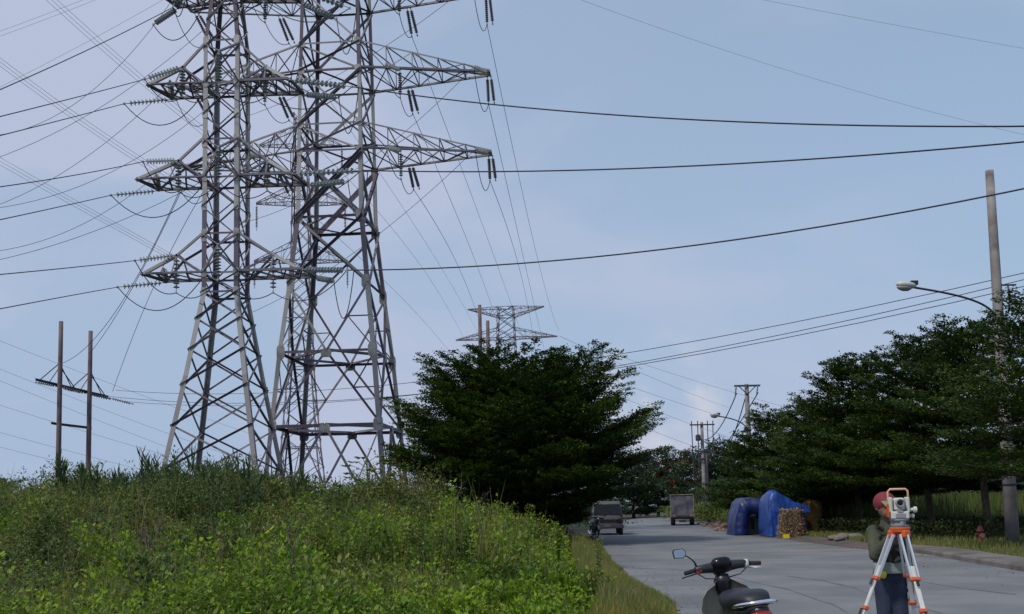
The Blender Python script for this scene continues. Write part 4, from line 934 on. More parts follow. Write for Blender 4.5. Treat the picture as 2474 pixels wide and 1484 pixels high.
# filler leaves, darkened to paint shaded gaps, so no bare ground shows
brush('understorey', 'low leaves beneath the bank brush, shade painted into their colour', 12000, 5, 50, 10, 0.06, UNDER, 0.2, None, hk=.72, aspect=.4, updir=.1, p=1.4, prof=.5)
def grassblades(name, label, x, y, h, wd, m, bend=.35, zoff=0.0, cat='grass'):
    n = len(x); az = rng.uniform(0, 6.28, n); b = rng.uniform(.1, 1, n) * bend * h; z = ground_z(x, y) + zoff - .02
    B = np.stack([x, y, z], 1); dx = np.stack([np.cos(az), np.sin(az), np.zeros(n)], 1); sd_ = np.stack([-np.sin(az), np.cos(az), np.zeros(n)], 1)
    rot = rng.uniform(0, 6.28, n); sd_ = np.stack([np.cos(rot), np.sin(rot), np.zeros(n)], 1)
    M = B + dx * (b * .3)[:, None] + np.array([0, 0, 1.]) * (h * .6)[:, None]; T = B + dx * b[:, None] + np.array([0, 0, 1.]) * h[:, None]
    w_ = wd[:, None] * sd_
    V = np.stack([B - w_, B + w_, M + w_ * .8, M - w_ * .8, T + w_ * .12, T - w_ * .12], 1).reshape(-1, 3)
    k = np.arange(n)[:, None] * 6; q = np.concatenate([k + [[0, 1, 2, 3]], k + [[3, 2, 4, 5]]])
    return tag(npmesh(name, V, q, m), label, cat, None, 'stuff')
tx_, ty_, tz_ = [np.concatenate([t[k] for t in TALL]) for k in range(3)]
grassblades('weed_stalks', 'thin upright weed stalks standing above the bank brush', tx_, ty_, np.maximum(.1, tz_ - ground_z(tx_, ty_)), .002 + .00022 * ty_, leafmat('stalks', [(0.10, 0.12, 0.04), (0.16, 0.13, 0.07)], 0), .08)
# verge grass between brush and asphalt
n = 42000; y = 6 + 34 * rng.uniform(0, 1, n) ** 1.6; t_ = rng.uniform(-.04, 1.0, n); x = ledge(y) - t_ + .25 * (fbm(y, y * 0, 2.2, 8) - .5)
hh = (0.10 + 0.28 * sst(t_, -.2, 1.0)) * rng.uniform(.5, 1.3, n) * (.6 + .8 * fbm(x, y, 1.3, 5)); grassblades('verge_grass', 'half dry tufted grass along the left road edge', x, y, hh, 0.0022 + .0003 * y, GRASS)
x, y = wedge(34000, 6, 46, .3, 1.4); k_ = fbm(x, y, 3.5, 31) > .42; x, y = x[k_], y[k_]; hh = clump_h(x, y) * rng.uniform(.85, 1.45, len(x)) + .08; grassblades('tall_grass', 'thin grass blades standing up through the bank brush', x, y, hh, 0.003 + .0003 * y, GRASS, .3)
n = 26000; y = rng.uniform(12, 60, n); x = redge(y) + .9 + rng.uniform(0, 1, n) ** 1.4 * 10; grassblades('right_verge_grass', 'low grass behind the kerb on the right', x, y, (.08 + .16 * fbm(x, y, 2, 6)) * rng.uniform(.6, 1.3, n), .004 + .0003 * y, GRASS)
n = 30000; y = rng.uniform(46, 95, n); x = 15 + rng.uniform(0, 1, n) * 42; k = x > redge(y) + 5; x, y = x[k], y[k]; grassblades('field_grass', 'tall yellow green grass in the field behind the right trees', x, y, (1.0 + 1.0 * fbm(x, y, 6, 7)) * rng.uniform(.7, 1.2, len(x)), np.full(len(x), .03), leafmat('field_grass_blades', [(0.075, 0.115, 0.028), (0.11, 0.15, 0.04), (0.15, 0.14, 0.06)], .35), .25)

# ------------------------------------------------------------------ plants that stand out one by one
def cane(px, py_top, d, label, group='tall cane plants in front of the slender tower', hmin=None, dense=1.0):
    top = at(px, py_top, d); z0 = gz(top.x, d); H = max(top.z - z0, .6); root = empty('cane_plant', (top.x, d, z0), label, 'cane plant', group)
    ns = max(1, int(rng.integers(2, 5))); sb = MB(); P = []; D = []; S = []
    for k in range(ns):
        ox, oy = (rng.normal(0, .22, 2) if k else (0, 0)); hk = H * (1 if k == 0 else rng.uniform(.75, .95)); le = rng.normal(0, .05)
        sb.tube([(ox + le * i * i * hk * .25, oy, hk * .86 * i / 3) for i in range(4)], [.014, .012, .009, .004], 5)
        m = int(24 * dense); s = np.linspace(.28, 1, m) * .92; az = rng.uniform(0, 6.28) + np.arange(m) * math.pi + rng.normal(0, .5, m)
        P.append(np.stack([ox + le * (s * 3) ** 2 * hk * .25, np.full(m, oy), s * hk * .92], 1)); el = rng.uniform(.75, 1.2, m); el[-2:] = 1.45
        D.append(np.stack([np.cos(az) * np.cos(el), np.sin(az) * np.cos(el) * .7, np.sin(el)], 1)); S.append(np.where(np.arange(m) > m - 3, .26, .42) * rng.uniform(.7, 1.2, m))
    P = np.concatenate(P); D = unit(np.concatenate(D)); S = np.concatenate(S); sb.build('stem', GREENST, root)
    V, q = leaf_quads(P, D, side(D), S, S * .08); npmesh('leaves', V, q, CANE, root)
    return root
cane(160, 1078, 30, 'lone tall cane between the twin brown poles', dense=1.5)
for i, (x_, y_) in enumerate(((238, 1090), (252, 1130), (285, 1108), (345, 1072), (362, 1045), (378, 1062), (395, 1085), (410, 1110), (428, 1120), (446, 1038), (463, 1048), (478, 1090), (495, 1104), (512, 1100), (528, 1078), (548, 1062), (560, 1088), (578, 1070), (610, 1106), (640, 1120), (322, 1118), (300, 1132), (712, 1098), (735, 1118))):
    side_ = 'left of the slender tower' if x_ < 360 else ('at the feet of the slender tower' if x_ < 600 else 'between the two big towers')
    word = ('thin', 'short', 'bushy', 'leaning', 'tall', 'tallest pale', 'twin stemmed', 'low')[i % 8]
    o = cane(x_, y_ + 14, 27 + (i * 7) % 9, 'cane plant of the row %s, one of many alike' % side_, group='cane plants %s' % side_)
def bare_shrub(px, py, d, H, label, seed, spread=.8, leafy=0):
    rs = random.Random(seed); p = at(px, py, d); z0 = gz(p.x, d); root = empty('bare_shrub', (p.x, d, z0), label, 'shrub'); mb = MB(); tips = []
    def grow(a, dr, ln, r, lv):
        pts = [a]; 
        for i in range(3): dr = (dr + Vector((rs.gauss(0, .12), rs.gauss(0, .12), rs.gauss(0, .06)))).normalized(); pts.append(pts[-1] + dr * ln / 3)
        mb.tube(pts, [r, r * .85, r * .7, r * .5], 5, cap=False)
        if lv == 0: tips.extend(pts[1:]); return
        for k in range(3 if lv > 1 else 4): 
            b_ = pts[rs.choice((1, 2, 3))]; grow(b_, (dr + Vector((rs.gauss(0, spread), rs.gauss(0, spread), rs.uniform(-.1, .5)))).normalized(), ln * rs.uniform(.45, .7), r * .5, lv - 1)
    for k in range(3): grow(Vector((rs.gauss(0, .1), 0, 0)), Vector((rs.gauss(0, .35), rs.gauss(0, .3), 1)).normalized(), H * .6, .022, 3)
    mb.build('twigs', TWIG, root)
    if leafy:
        T = np.array([tuple(t) for t in tips]); T = np.repeat(T, leafy, 0) + rng.normal(0, .05, (len(T) * leafy, 3)); Dd = rand_dirs(len(T), -.3, .6); S = rng.uniform(.05, .10, len(T)); V, q = leaf_quads(T, Dd, side(Dd), S, S * .4); npmesh('leaves', V, q, WEED, root)
bare_shrub(985, 1160, 33, 2.6, 'bare twiggy shrub between the wide tower and the round tree', 5, leafy=1)
bare_shrub(1035, 1170, 30, 2.2, 'grey leafless bush just left of the round tree', 8)
bare_shrub(95, 1150, 34, 1.4, 'low bare shrub near the left edge below the poles', 9, leafy=1)
bare_shrub(240, 1160, 32, 1.5, 'sparse bush right of the twin brown poles', 12, leafy=1)
bare_shrub(640, 1480, 10.5, 1.25, 'dark bent dead stem in the left middle of the foreground brush', 21, .4)
bare_shrub(1080, 1400, 16, 1.3, 'dry brown stems poking from the brush below the round tree', 22, .5, leafy=1)
bare_shrub(330, 1330, 15, 1.2, 'small dry bush in the middle of the left bank', 23, .5)
# young papaya like tree in front of the wide tower
p_ = at(885, 1095, 31); z0 = gz(p_.x, 31); root = empty('young_tree', (p_.x, 31, z0), 'young tree with pale umbrella leaves in front of the wide tower foot', 'tree')
mb = MB(); Hh = p_.z - z0; mb.tube([(0, 0, 0), (.05, 0, Hh * .5), (.0, 0, Hh * .95)], [.05, .04, .02], 6)
P = []; D = []; S = []
for k in range(17):
    a_ = k * 2.4; l_ = .45 + .5 * ((k * 37) % 10) / 10; zc = Hh * (.45 + .5 * (k / 17)); e_ = Vector((math.cos(a_) * l_, math.sin(a_) * l_ * .8, zc + .12)); mb.tube([(0, 0, zc - .1), (e_.x * .6, e_.y * .6, zc + .08), tuple(e_)], [.014, .01, .008], 4)
    for j in range(9): b_ = a_ + (j - 4) * .55; P.append(tuple(e_)); D.append((math.cos(b_), math.sin(b_), -.1 + .05 * j % .2)); S.append(.24)
mb.build('trunk', GREENST, root); P = np.array(P); D = unit(np.array(D)); S = np.array(S); V, q = leaf_quads(P, D, side(D), S, S * .28); npmesh('crown', V, q, YEL, root)
def shoot(px, py, d, H, label, m=YEL, per=60, size=.05, cat='weed', stems=5, spread=.16):
    p = at(px, py, d); z0 = gz(p.x, d); H = max(.25, p.z - z0) if H is None else H; root = empty('leafy_weed', (p.x, d, z0), label, cat, None); mb = MB(); P = []; D = []
    for k in range(stems):
        a_ = rng.uniform(0, 6.28); s_ = rng.uniform(.1, 1) * spread; h = H * rng.uniform(.8, 1.0) if k else H; tip = np.array([math.cos(a_) * s_, math.sin(a_) * s_, h]) if k else np.array([0, 0, h])
        mb.tube([(0, 0, 0), tuple(tip * [.6, .6, .6]), tuple(tip)], [.008, .006, .003], 5)
        t__ = rng.uniform(.35, 1, per) ** .6; aa = np.arange(per) * 2.4; P.append(tip * t__[:, None] + rng.normal(0, .02, (per, 3))); el = rng.uniform(.1, 1.0, per); D.append(np.stack([np.cos(aa) * np.cos(el), np.sin(aa) * np.cos(el), np.sin(el)], 1))
    mb.build('stem', GREENST, root); P = np.concatenate(P); D = unit(np.concatenate(D)); S = rng.uniform(.6, 1.2, len(P)) * size; V, q = leaf_quads(P, D, side(D), S, S * .42); npmesh('leaves', V, q, m, root)
shoot(1441, 1300, 17, None, 'yellow tipped weed sticking out over the road edge', per=26, size=.045, stems=6, spread=.14)
for px, py, d, lb in ((1158, 1208, 19, 'yellow green weed head in front of the round tree'), (1222, 1218, 20, 'leafy weed head under the middle of the round tree'), (1290, 1238, 20, 'leafy weed head under the right side of the round tree'), (1095, 1178, 21, 'bright upright weed left of the round tree foot'), (1065, 1182, 22, 'bright green shoot beside the bare twigs'),
                      (770, 1212, 15, 'large pale leaved weed below the wide tower'), (655, 1222, 15, 'pale weed clump below the space between the towers'), (1345, 1262, 17, 'weed head close to the road edge brush'), (1120, 1215, 17, 'pale green weed head in the middle of the brush'), (1010, 1235, 14, 'pale weed rising from the central brush')):
    shoot(px, py, d, None, lb, m=YEL if 'pale' in lb or 'yellow' in lb else BROAD, per=34, size=.06, stems=6, spread=.2)

n = 1500; y = rng.uniform(9, 70, n); side_l = rng.uniform(0, 1, n) < .5; off = rng.exponential(.45, n); x = np.where(side_l, ledge(y) + off - .1, redge(y) - off + .05)
P = np.stack([x, y, np.full(n, .012)], 1); D = unit(np.stack([rng.normal(0, 1, n), rng.normal(0, 1, n), rng.uniform(0, .25, n)], 1)); S = rng.uniform(.02, .06, n); V, q = leaf_quads(P, D, side(D), S, S * .35)
tag(npmesh('leaf_litter', V, q, leafmat('dry_litter', [(.10, .07, .04), (.18, .13, .08), (.12, .10, .05)], 0)), 'dry leaves and grit gathered along the road edges', 'litter', None, 'stuff')

# leafy shrubs crowding the foreground
rs5 = np.random.default_rng(77)
def shrub(x_, y_, H, spread, size, m, label, group, n=430):
    z0 = gz(x_, y_); root = empty('leafy_shrub', (x_, y_, z0), label, 'shrub', group); mb = MB(); P = []; D = []
    ns = 9
    for k in range(ns):
        a_ = rs5.uniform(0, 6.28); s_ = rs5.uniform(.15, 1) * spread; h = H * rs5.uniform(.72, 1.05); tip = np.array([math.cos(a_) * s_, math.sin(a_) * s_, h])
        mb.tube([(0, 0, 0), tuple(tip * [.35, .35, .5]), tuple(tip * [.8, .8, .85]), tuple(tip)], [.009, .007, .005, .003], 5)
        per = n // ns; t_ = rs5.uniform(.3, 1.0, per) ** .7; aa = np.arange(per) * 2.4 + a_; w_ = .035 + .08 * (1 - t_)
        P.append(tip * np.stack([t_ ** 1.5, t_ ** 1.5, t_], 1) + np.stack([np.cos(aa) * w_, np.sin(aa) * w_, rs5.normal(0, .02, per)], 1)); el = rs5.uniform(.15, 1.1, per); D.append(np.stack([np.cos(aa) * np.cos(el), np.sin(aa) * np.cos(el), np.sin(el)], 1))
    mb.build('stem', GREENST, root); P = np.concatenate(P); D = unit(np.concatenate(D)); S = rs5.uniform(.55, 1.2, len(P)) * size
    V, q = leaf_hex(P, D, side(D), S, S * .34); npmesh('leaves', V, q, m, root)
k = 0
while k < 46:
    px_ = rs5.uniform(700, 1440); d_ = 7.0 + 11 * rs5.uniform() ** 1.3; x_ = gx(px_, d_)
    if ledge(d_) - x_ < .5: continue
    vh = float(clump_h(np.array([x_]), np.array([d_]))[0]); shrub(x_, d_, vh + rs5.uniform(.16, .42), rs5.uniform(.28, .5), .05 + .0016 * d_, BROAD if rs5.uniform() < .8 else YEL, 'bright leafy shrub, one of many alike crowding the middle foreground', 'leafy shrubs crowding the middle foreground'); k += 1
k = 0
while k < 26:
    px_ = rs5.uniform(-40, 720); d_ = 9 + 20 * rs5.uniform() ** 1.2; x_ = gx(px_, d_); vh = float(clump_h(np.array([x_]), np.array([d_]))[0])
    shrub(x_, d_, vh + rs5.uniform(.2, .6), rs5.uniform(.35, .8), .045 + .002 * d_, WEED if rs5.uniform() < .6 else BROAD, 'dull green shrub, one of many alike scattered over the left bank', 'dull green shrubs on the left bank'); k += 1

# ------------------------------------------------------------------ remeshed soft figures
def capsule(mb, p, q, r1, r2, n=12):
    p = Vector(p); q = Vector(q); d = q - p; L = d.length; prof = []
    for i in range(5): a = math.pi / 2 * i / 4; prof.append((-r1 * math.cos(a), r1 * math.sin(a)))
    for i in range(1, 5): a = math.pi / 2 * i / 4; prof.append((L + r2 * math.sin(a), r2 * math.cos(a)))
    prof[0] = (prof[0][0], 0.0); return mb.lathe(p, d if L > 1e-6 else (0, 0, 1), prof, n)
def bake(mb, name, m, parent=None, voxel=0.01, smooth=3, loc=None):
    me = bpy.data.meshes.new('tmp'); me.from_pydata([tuple(p) for p in mb.v], [], mb.f); me.update()
    o = bpy.data.objects.new('tmp', me); col.objects.link(o)
    md = o.modifiers.new('r', 'REMESH'); md.mode = 'VOXEL'; md.voxel_size = voxel
    ms = o.modifiers.new('s', 'SMOOTH'); ms.iterations = smooth; ms.factor = 0.5
    dg = bpy.context.evaluated_depsgraph_get(); dg.update(); ev = o.evaluated_get(dg)
    nm = bpy.data.meshes.new_from_object(ev); bpy.data.objects.remove(o, do_unlink=True); nm.name = name
    nm.materials.clear(); r = link(name, nm, m, parent, True)
    if loc is not None: r.location = loc
    return r
V3 = Vector
def hand(mb, wrist, d, pn, thumbside, curl=0.4, s=1.0, grow=0.0):
    """wrist, direction of the hand, palm normal, side of the thumb; five separate fingers"""
    d = V3(d).normalized(); pn = V3(pn); pn = (pn - d * pn.dot(d)).normalized(); sdv = d.cross(pn) * thumbside; w_ = V3(wrist)
    for k in (-1, 0, 1): capsule(mb, w_ + sdv * k * .016 * s, w_ + d * .082 * s + sdv * k * .026 * s, .017 * s + grow, .013 * s + grow)
    for k, (o, ln) in enumerate(((.034, .068), (.012, .076), (-.011, .071), (-.032, .056))):
        a = w_ + d * .085 * s + sdv * o * s; dd = d.copy(); r = .0095
        for j, f in enumerate((.45, .32, .25)):
            c_ = curl * (.7 + .5 * j + .12 * k); ax = sdv.normalized(); dd = (dd * math.cos(c_) + pn * math.sin(c_)).normalized() if j else (dd * math.cos(c_ * .6) + pn * math.sin(c_ * .6)).normalized()
            b_ = a + dd * ln * f * s; capsule(mb, a, b_, (r - .0008 * j) * s + grow, (r - .0012 * (j + 1)) * s + grow, 8); a = b_
    a = w_ + d * .025 * s + sdv * .03 * s; dd = (d * .65 + sdv * .7 + pn * .35).normalized()
    for j, ln in enumerate((.042, .034, .026)): b_ = a + dd * ln * s; capsule(mb, a, b_, (.0125 - .001 * j) * s + grow, (.0115 - .0015 * j) * s + grow, 8); a = b_; dd = (dd * .85 + d * .4 + pn * .15).normalized()

# ------------------------------------------------------------------ surveyor
PX, PY = gx(2146, 8.72), 8.72
HIP = V3((.0, .07, .84)); CH = V3((-.01, -.03, 1.14)); NK = V3((-.035, -.08, 1.30)); HD = V3((-.078, -.13, 1.455))
SR, ER, WR = V3((-.165, -.05, 1.235)), V3((-.215, -.20, 1.04)), V3((-.095, -.36, 1.235))
SL, EL_, WL = V3((.112, -.03, 1.235)), V3((.138, .04, .985)), V3((.155, -.0, .765))
b_ = MB()
capsule(b_, HIP + V3((-.05, 0, 0)), HIP + V3((.05, 0, 0)), .092, .092); capsule(b_, HIP, CH, .09, .105); capsule(b_, CH + V3((-.04, 0, .03)), CH + V3((.04, 0, .03)), .095, .095)
capsule(b_, SR, SL, .055, .055); capsule(b_, CH, NK, .1, .05); capsule(b_, NK, HD - V3((0, 0, .05)), .05, .048)
for S_, E_, W_ in ((SR, ER, WR), (SL, EL_, WL)): capsule(b_, S_, E_, .047, .036); capsule(b_, E_, W_, .037, .024)
for s_ in (-1, 1):
    K = V3((s_ * .07, .02 if s_ > 0 else .05, .46)); A_ = V3((s_ * .08, .07 if s_ > 0 else .13, .085))
    capsule(b_, HIP + V3((s_ * .055, 0, -.03)), K, .074, .052); capsule(b_, K, A_, .055, .034); capsule(b_, A_ + V3((0, .03, -.045)), A_ + V3((s_ * .02, -.15, -.05)), .033, .03)
b_.ell(HD, (.072, .09, .105)); b_.ell(HD + V3((0, -.035, -.05)), (.05, .058, .058)); capsule(b_, HD + V3((0, -.088, .005)), HD + V3((0, -.108, -.028)), .008, .014, 8)
for s_ in (-1, 1): b_.ell(HD + V3((s_ * .073, .012, -.01)), (.010, .02, .032)); capsule(b_, HD + V3((s_ * .026, -.08, -.0)), HD + V3((s_ * .03, -.078, .0)), .014, .014, 8)
capsule(b_, HD + V3((-.02, -.088, -.062)), HD + V3((.02, -.088, -.062)), .007, .007, 8)
hand(b_, WR, (.38, -.45, .75), (.8, .3, .1), -1, .5); hand(b_, WL, (-.05, -.15, -1), (-1, -.1, 0), 1, .35)
pb = bake(b_, 'person', SKIN, None, .006, 3, (PX, PY, 0))
tag(pb, 'surveyor in maroon cap, olive jacket and dark jeans bending to the instrument on the tripod', 'person')
j_ = MB(); g = .016
v_ = MB(); capsule(v_, V3((-.03, .06, .975)), V3((.03, .06, .975)), .108, .108); capsule(v_, V3((0, .05, .99)), CH, .125, .132); capsule(v_, CH + V3((-.035, 0, .02)), CH + V3((.035, 0, .02)), .11, .11); capsule(v_, CH, NK + V3((0, .01, -.02)), .115, .07)
capsule(j_, SR + V3((0, 0, -.01)), SL + V3((0, 0, -.01)), .066, .062); capsule(j_, NK - V3((0, 0, .06)), NK + V3((0, .012, .045)), .09, .066)
for S_, E_, W_ in ((SR, ER, WR), (SL, EL_, WL)):
    capsule(j_, S_, E_, .062, .052); capsule(j_, E_, E_ + (W_ - E_) * .93, .052, .038)
for k in range(7): a_ = k * 1.9; p = CH + V3((math.sin(a_) * .1, -.10 + .02 * math.cos(a_), -.16 + .045 * k)); capsule(v_, p, p + V3((.1 * math.cos(a_ * 2), .0, .05)), .018, .012, 8)
for t_ in (.25, .55, .85): p = SR + (ER - SR) * t_; capsule(j_, p + V3((-.03, -.03, 0)), p + V3((.03, -.045, .012)), .024, .02, 8)
bake(j_, 'jacket', OLIVE, pb, .009, 3); bake(v_, 'jacket_torso_shade', mat('shade_painted_jacket', (.022, .026, .02), .85, 0, (.014, .016, .013), 9), pb, .009, 3)  # torso is a darker cloth painting the shade on the jacket front
s_ = MB(); s_.loft([(V3((0, .055, z_)), w__, .128, (1, 0, 0), (0, 1, 0)) for z_, w__ in ((.872, .130), (.88, .138), (.92, .142), (.96, .136), (.98, .10))], 28, 2.2); s_.build('shirt_hem', SHIRT, pb, True)
t_ = MB(); capsule(t_, HIP + V3((-.035, 0, .01)), HIP + V3((.035, 0, .01)), .108, .108)
for sg in (-1, 1):
    K = V3((sg * .07, .02 if sg > 0 else .05, .46)); A_ = V3((sg * .08, .07 if sg > 0 else .13, .085)); capsule(t_, HIP + V3((sg * .055, 0, -.02)), K, .088, .063); capsule(t_, K, A_ + V3((0, 0, .02)), .068, .055)
bake(t_, 'jeans', JEANS, pb, .009, 2)
for sg in (-1, 1):
    A_ = V3((sg * .08, .07 if sg > 0 else .13, .05)); q = MB(); capsule(q, A_ + V3((0, .04, 0)), A_ + V3((sg * .02, -.16, -.005)), .044, .04); bake(q, 'shoe', BLACKP, pb, .008, 1)
q = MB(); hand(q, WR, (.38, -.45, .75), (.8, .3, .1), -1, .5, 1.0, .004); capsule(q, WR + (ER - WR).normalized() * .05, WR, .034, .028); bake(q, 'glove', GLOVE, pb, .005, 2)
q = MB(); H2 = HD + V3((0, .008, .035)); q.ell(H2 - V3((0, -.01, .006)), (.094, .112, .094), n=20, m=12); bake(q, 'cap', CAPR, pb, .007, 2)
q = MB(); q.loft([(HD + V3((.0, -.085 - .018 * i, .040 - .016 * i)), .070 - .008 * i, .008, (1, 0, 0), (0, .3, 1)) for i in range(5)], 18, 2.4); q.build('cap_brim', CAPK, pb, True)
q = MB(); q.loft([(HD + V3((0, .04, -.035 + .025 * i)), .078 - .002 * i, .062, (1, 0, 0), (0, 1, 0)) for i in range(4)], 16, 2); q.build('hair', BLACKP, pb, True)
q = MB(); q.box(V3((-.105, -.06, .865)), (.06, .032, .065), Matrix.Rotation(R(14), 3, 'Y'), .012); q.build('tape_measure', YELP, pb, True)

# ------------------------------------------------------------------ tripod and total station
TX, TY = gx(2169, 8.12), 8.12; TH = 1.285
TT = Local('survey_tripod', (TX, TY, 0), 'survey tripod with silver legs and bright orange clamps standing on the road', 'tripod')
h = MB(); h.lathe((TX, TY, TH - .04), (0, 0, 1), [(0, .05), (.0, .074), (.03, .08), (.04, .066)], 18)
for k in range(3):
    a_ = R(-72 + 120 * k); h.box((TX + math.cos(a_) * .062, TY + math.sin(a_) * .062, TH - .055), (.06, .07, .062), Matrix.Rotation(a_, 3, 'Z'), .01)
TT.part(h, 'tripod_head', ORANGE)
feet = [V3((TX + .0, TY - .74, 0.0)), V3((TX - .62, TY - .10, 0.0)), V3((TX + .34, TY + .52, 0.0))]
for fi, ft in enumerate(feet):
    dxy = (ft - V3((TX, TY, 0))).normalized(); top = V3((TX, TY, TH - .06)) + dxy * .075; ax = (ft - top); ln = ax.length; ax.normalize(); sd_ = ax.cross(V3((0, 0, 1))).normalized(); nn_ = ax.cross(sd_)
    rot = Matrix((sd_, nn_, ax)).transposed(); leg = MB(); P_ = lambda t_, o=0: top + ax * ln * t_ + sd_ * o
    for s_ in (-1, 1):
        a0, a1 = P_(0, s_ * .031), P_(.29, s_ * .027); leg.box((a0 + a1) / 2, (.014, .022, (a1 - a0).length), rot)
    lo = TT.part(leg, 'leg', ALU)
    q = MB(); a0, a1 = P_(.20), P_(.47); q.box((a0 + a1) / 2, (.036, .016, (a1 - a0).length), rot, .003); TT.part(q, 'middle_section', WHITEP, lo)
    q = MB(); a0, a1 = P_(.44), P_(.955); q.box((a0 + a1) / 2, (.026, .014, (a1 - a0).length), rot, .003); TT.part(q, 'lower_section', ALU, lo)
    for t_, w_ in ((.28, .080), (.47, .062)):
        q = MB(); q.box(P_(t_), (w_, .040, .034), rot, .007); TT.part(q, 'clamp', ORANGE, lo)
        q = MB(); q.box(P_(t_ + .03) - nn_ * .028, (.022, .014, .055), rot, .004); TT.part(q, 'lever', BLACKP, lo)
    q = MB(); q.lathe(P_(.93), ax, [(0, .022), (.02, .024), (.04, .016), (ln * .07, .002)], 10); TT.part(q, 'foot', ORANGE, lo)
TS = Local('total_station', (TX, TY, TH), 'cream and orange surveying instrument with round lens on the tripod', 'surveying instrument')
zb = TH + .004; q = MB(); q.lathe((TX, TY, zb), (0, 0, 1), [(0, .066), (.012, .07), (.016, .05), (.045, .05), (.05, .07), (.062, .07)], 20)
for k in range(3): a_ = R(30 + 120 * k); q.lathe((TX + math.cos(a_) * .05, TY + math.sin(a_) * .05, zb + .014), (0, 0, 1), [(0, .018), (.03, .018)], 12)
TS.part(q, 'tribrach', INSTG)
q = MB(); ry = Matrix.Rotation(R(-9), 3, 'Z'); O = V3((TX, TY, 0))
def ib(c, s, bev=.008): q.box(O + ry @ V3(c), s, ry, bev)
ib((0, 0, zb + .092), (.142, .12, .062)); ib((0, .0, zb + .066), (.13, .10, .02)); ib((-.066, 0, zb + .175), (.030, .085, .125)); ib((.066, 0, zb + .175), (.030, .085, .125)); TS.part(q, 'alidade', INSTR)
q = MB(); ib((0, 0, zb + .18), (.082, .095, .105), .014); TS.part(q, 'telescope', INSTR)
q = MB(); f_ = O + ry @ V3((0, -.05, zb + .19)); ax = ry @ V3((0, -1, 0)); q.lathe(f_, ax, [(-.02, .034), (.03, .034), (.034, .03), (.022, .026)], 20); TS.part(q, 'lens_barrel', INSTG)
q = MB(); q.lathe(f_ + ax * .018, ax, [(0, .026), (.006, .018), (.008, .0)], 18); TS.part(q, 'lens', GLASSD)
q = MB(); ib((.0, -.055, zb + .125), (.045, .02, .03), .004); TS.part(q, 'sight_window', INSTG)
q = MB(); ib((0, -.064, zb + .088), (.075, .006, .035), .002); TS.part(q, 'display', INSTG)
q = MB(); P_ = [O + ry @ V3(c) for c in ((-.078, 0, zb + .10), (-.078, 0, zb + .285), (-.06, 0, zb + .303), (.06, 0, zb + .303), (.076, 0, zb + .288), (.078, 0, zb + .20))]; q.tube(P_, .0085, 8); TS.part(q, 'carry_handle', SALMON, None, True)
q = MB(); ib((-.083, 0, zb + .13), (.012, .075, .11), .004); TS.part(q, 'side_cover', ORANGE)
q = MB(); a0 = O + ry @ V3((.08, -.01, zb + .135)); q.lathe(a0, ry @ V3((1, 0, 0)), [(0, .014), (.03, .014), (.032, .024), (.056, .024), (.06, .01)], 14); q.lathe(O + ry @ V3((.08, .02, zb + .085)), ry @ V3((1, 0, 0)), [(0, .012), (.02, .012), (.022, .02), (.04, .02)], 12); TS.part(q, 'knob', INSTR)

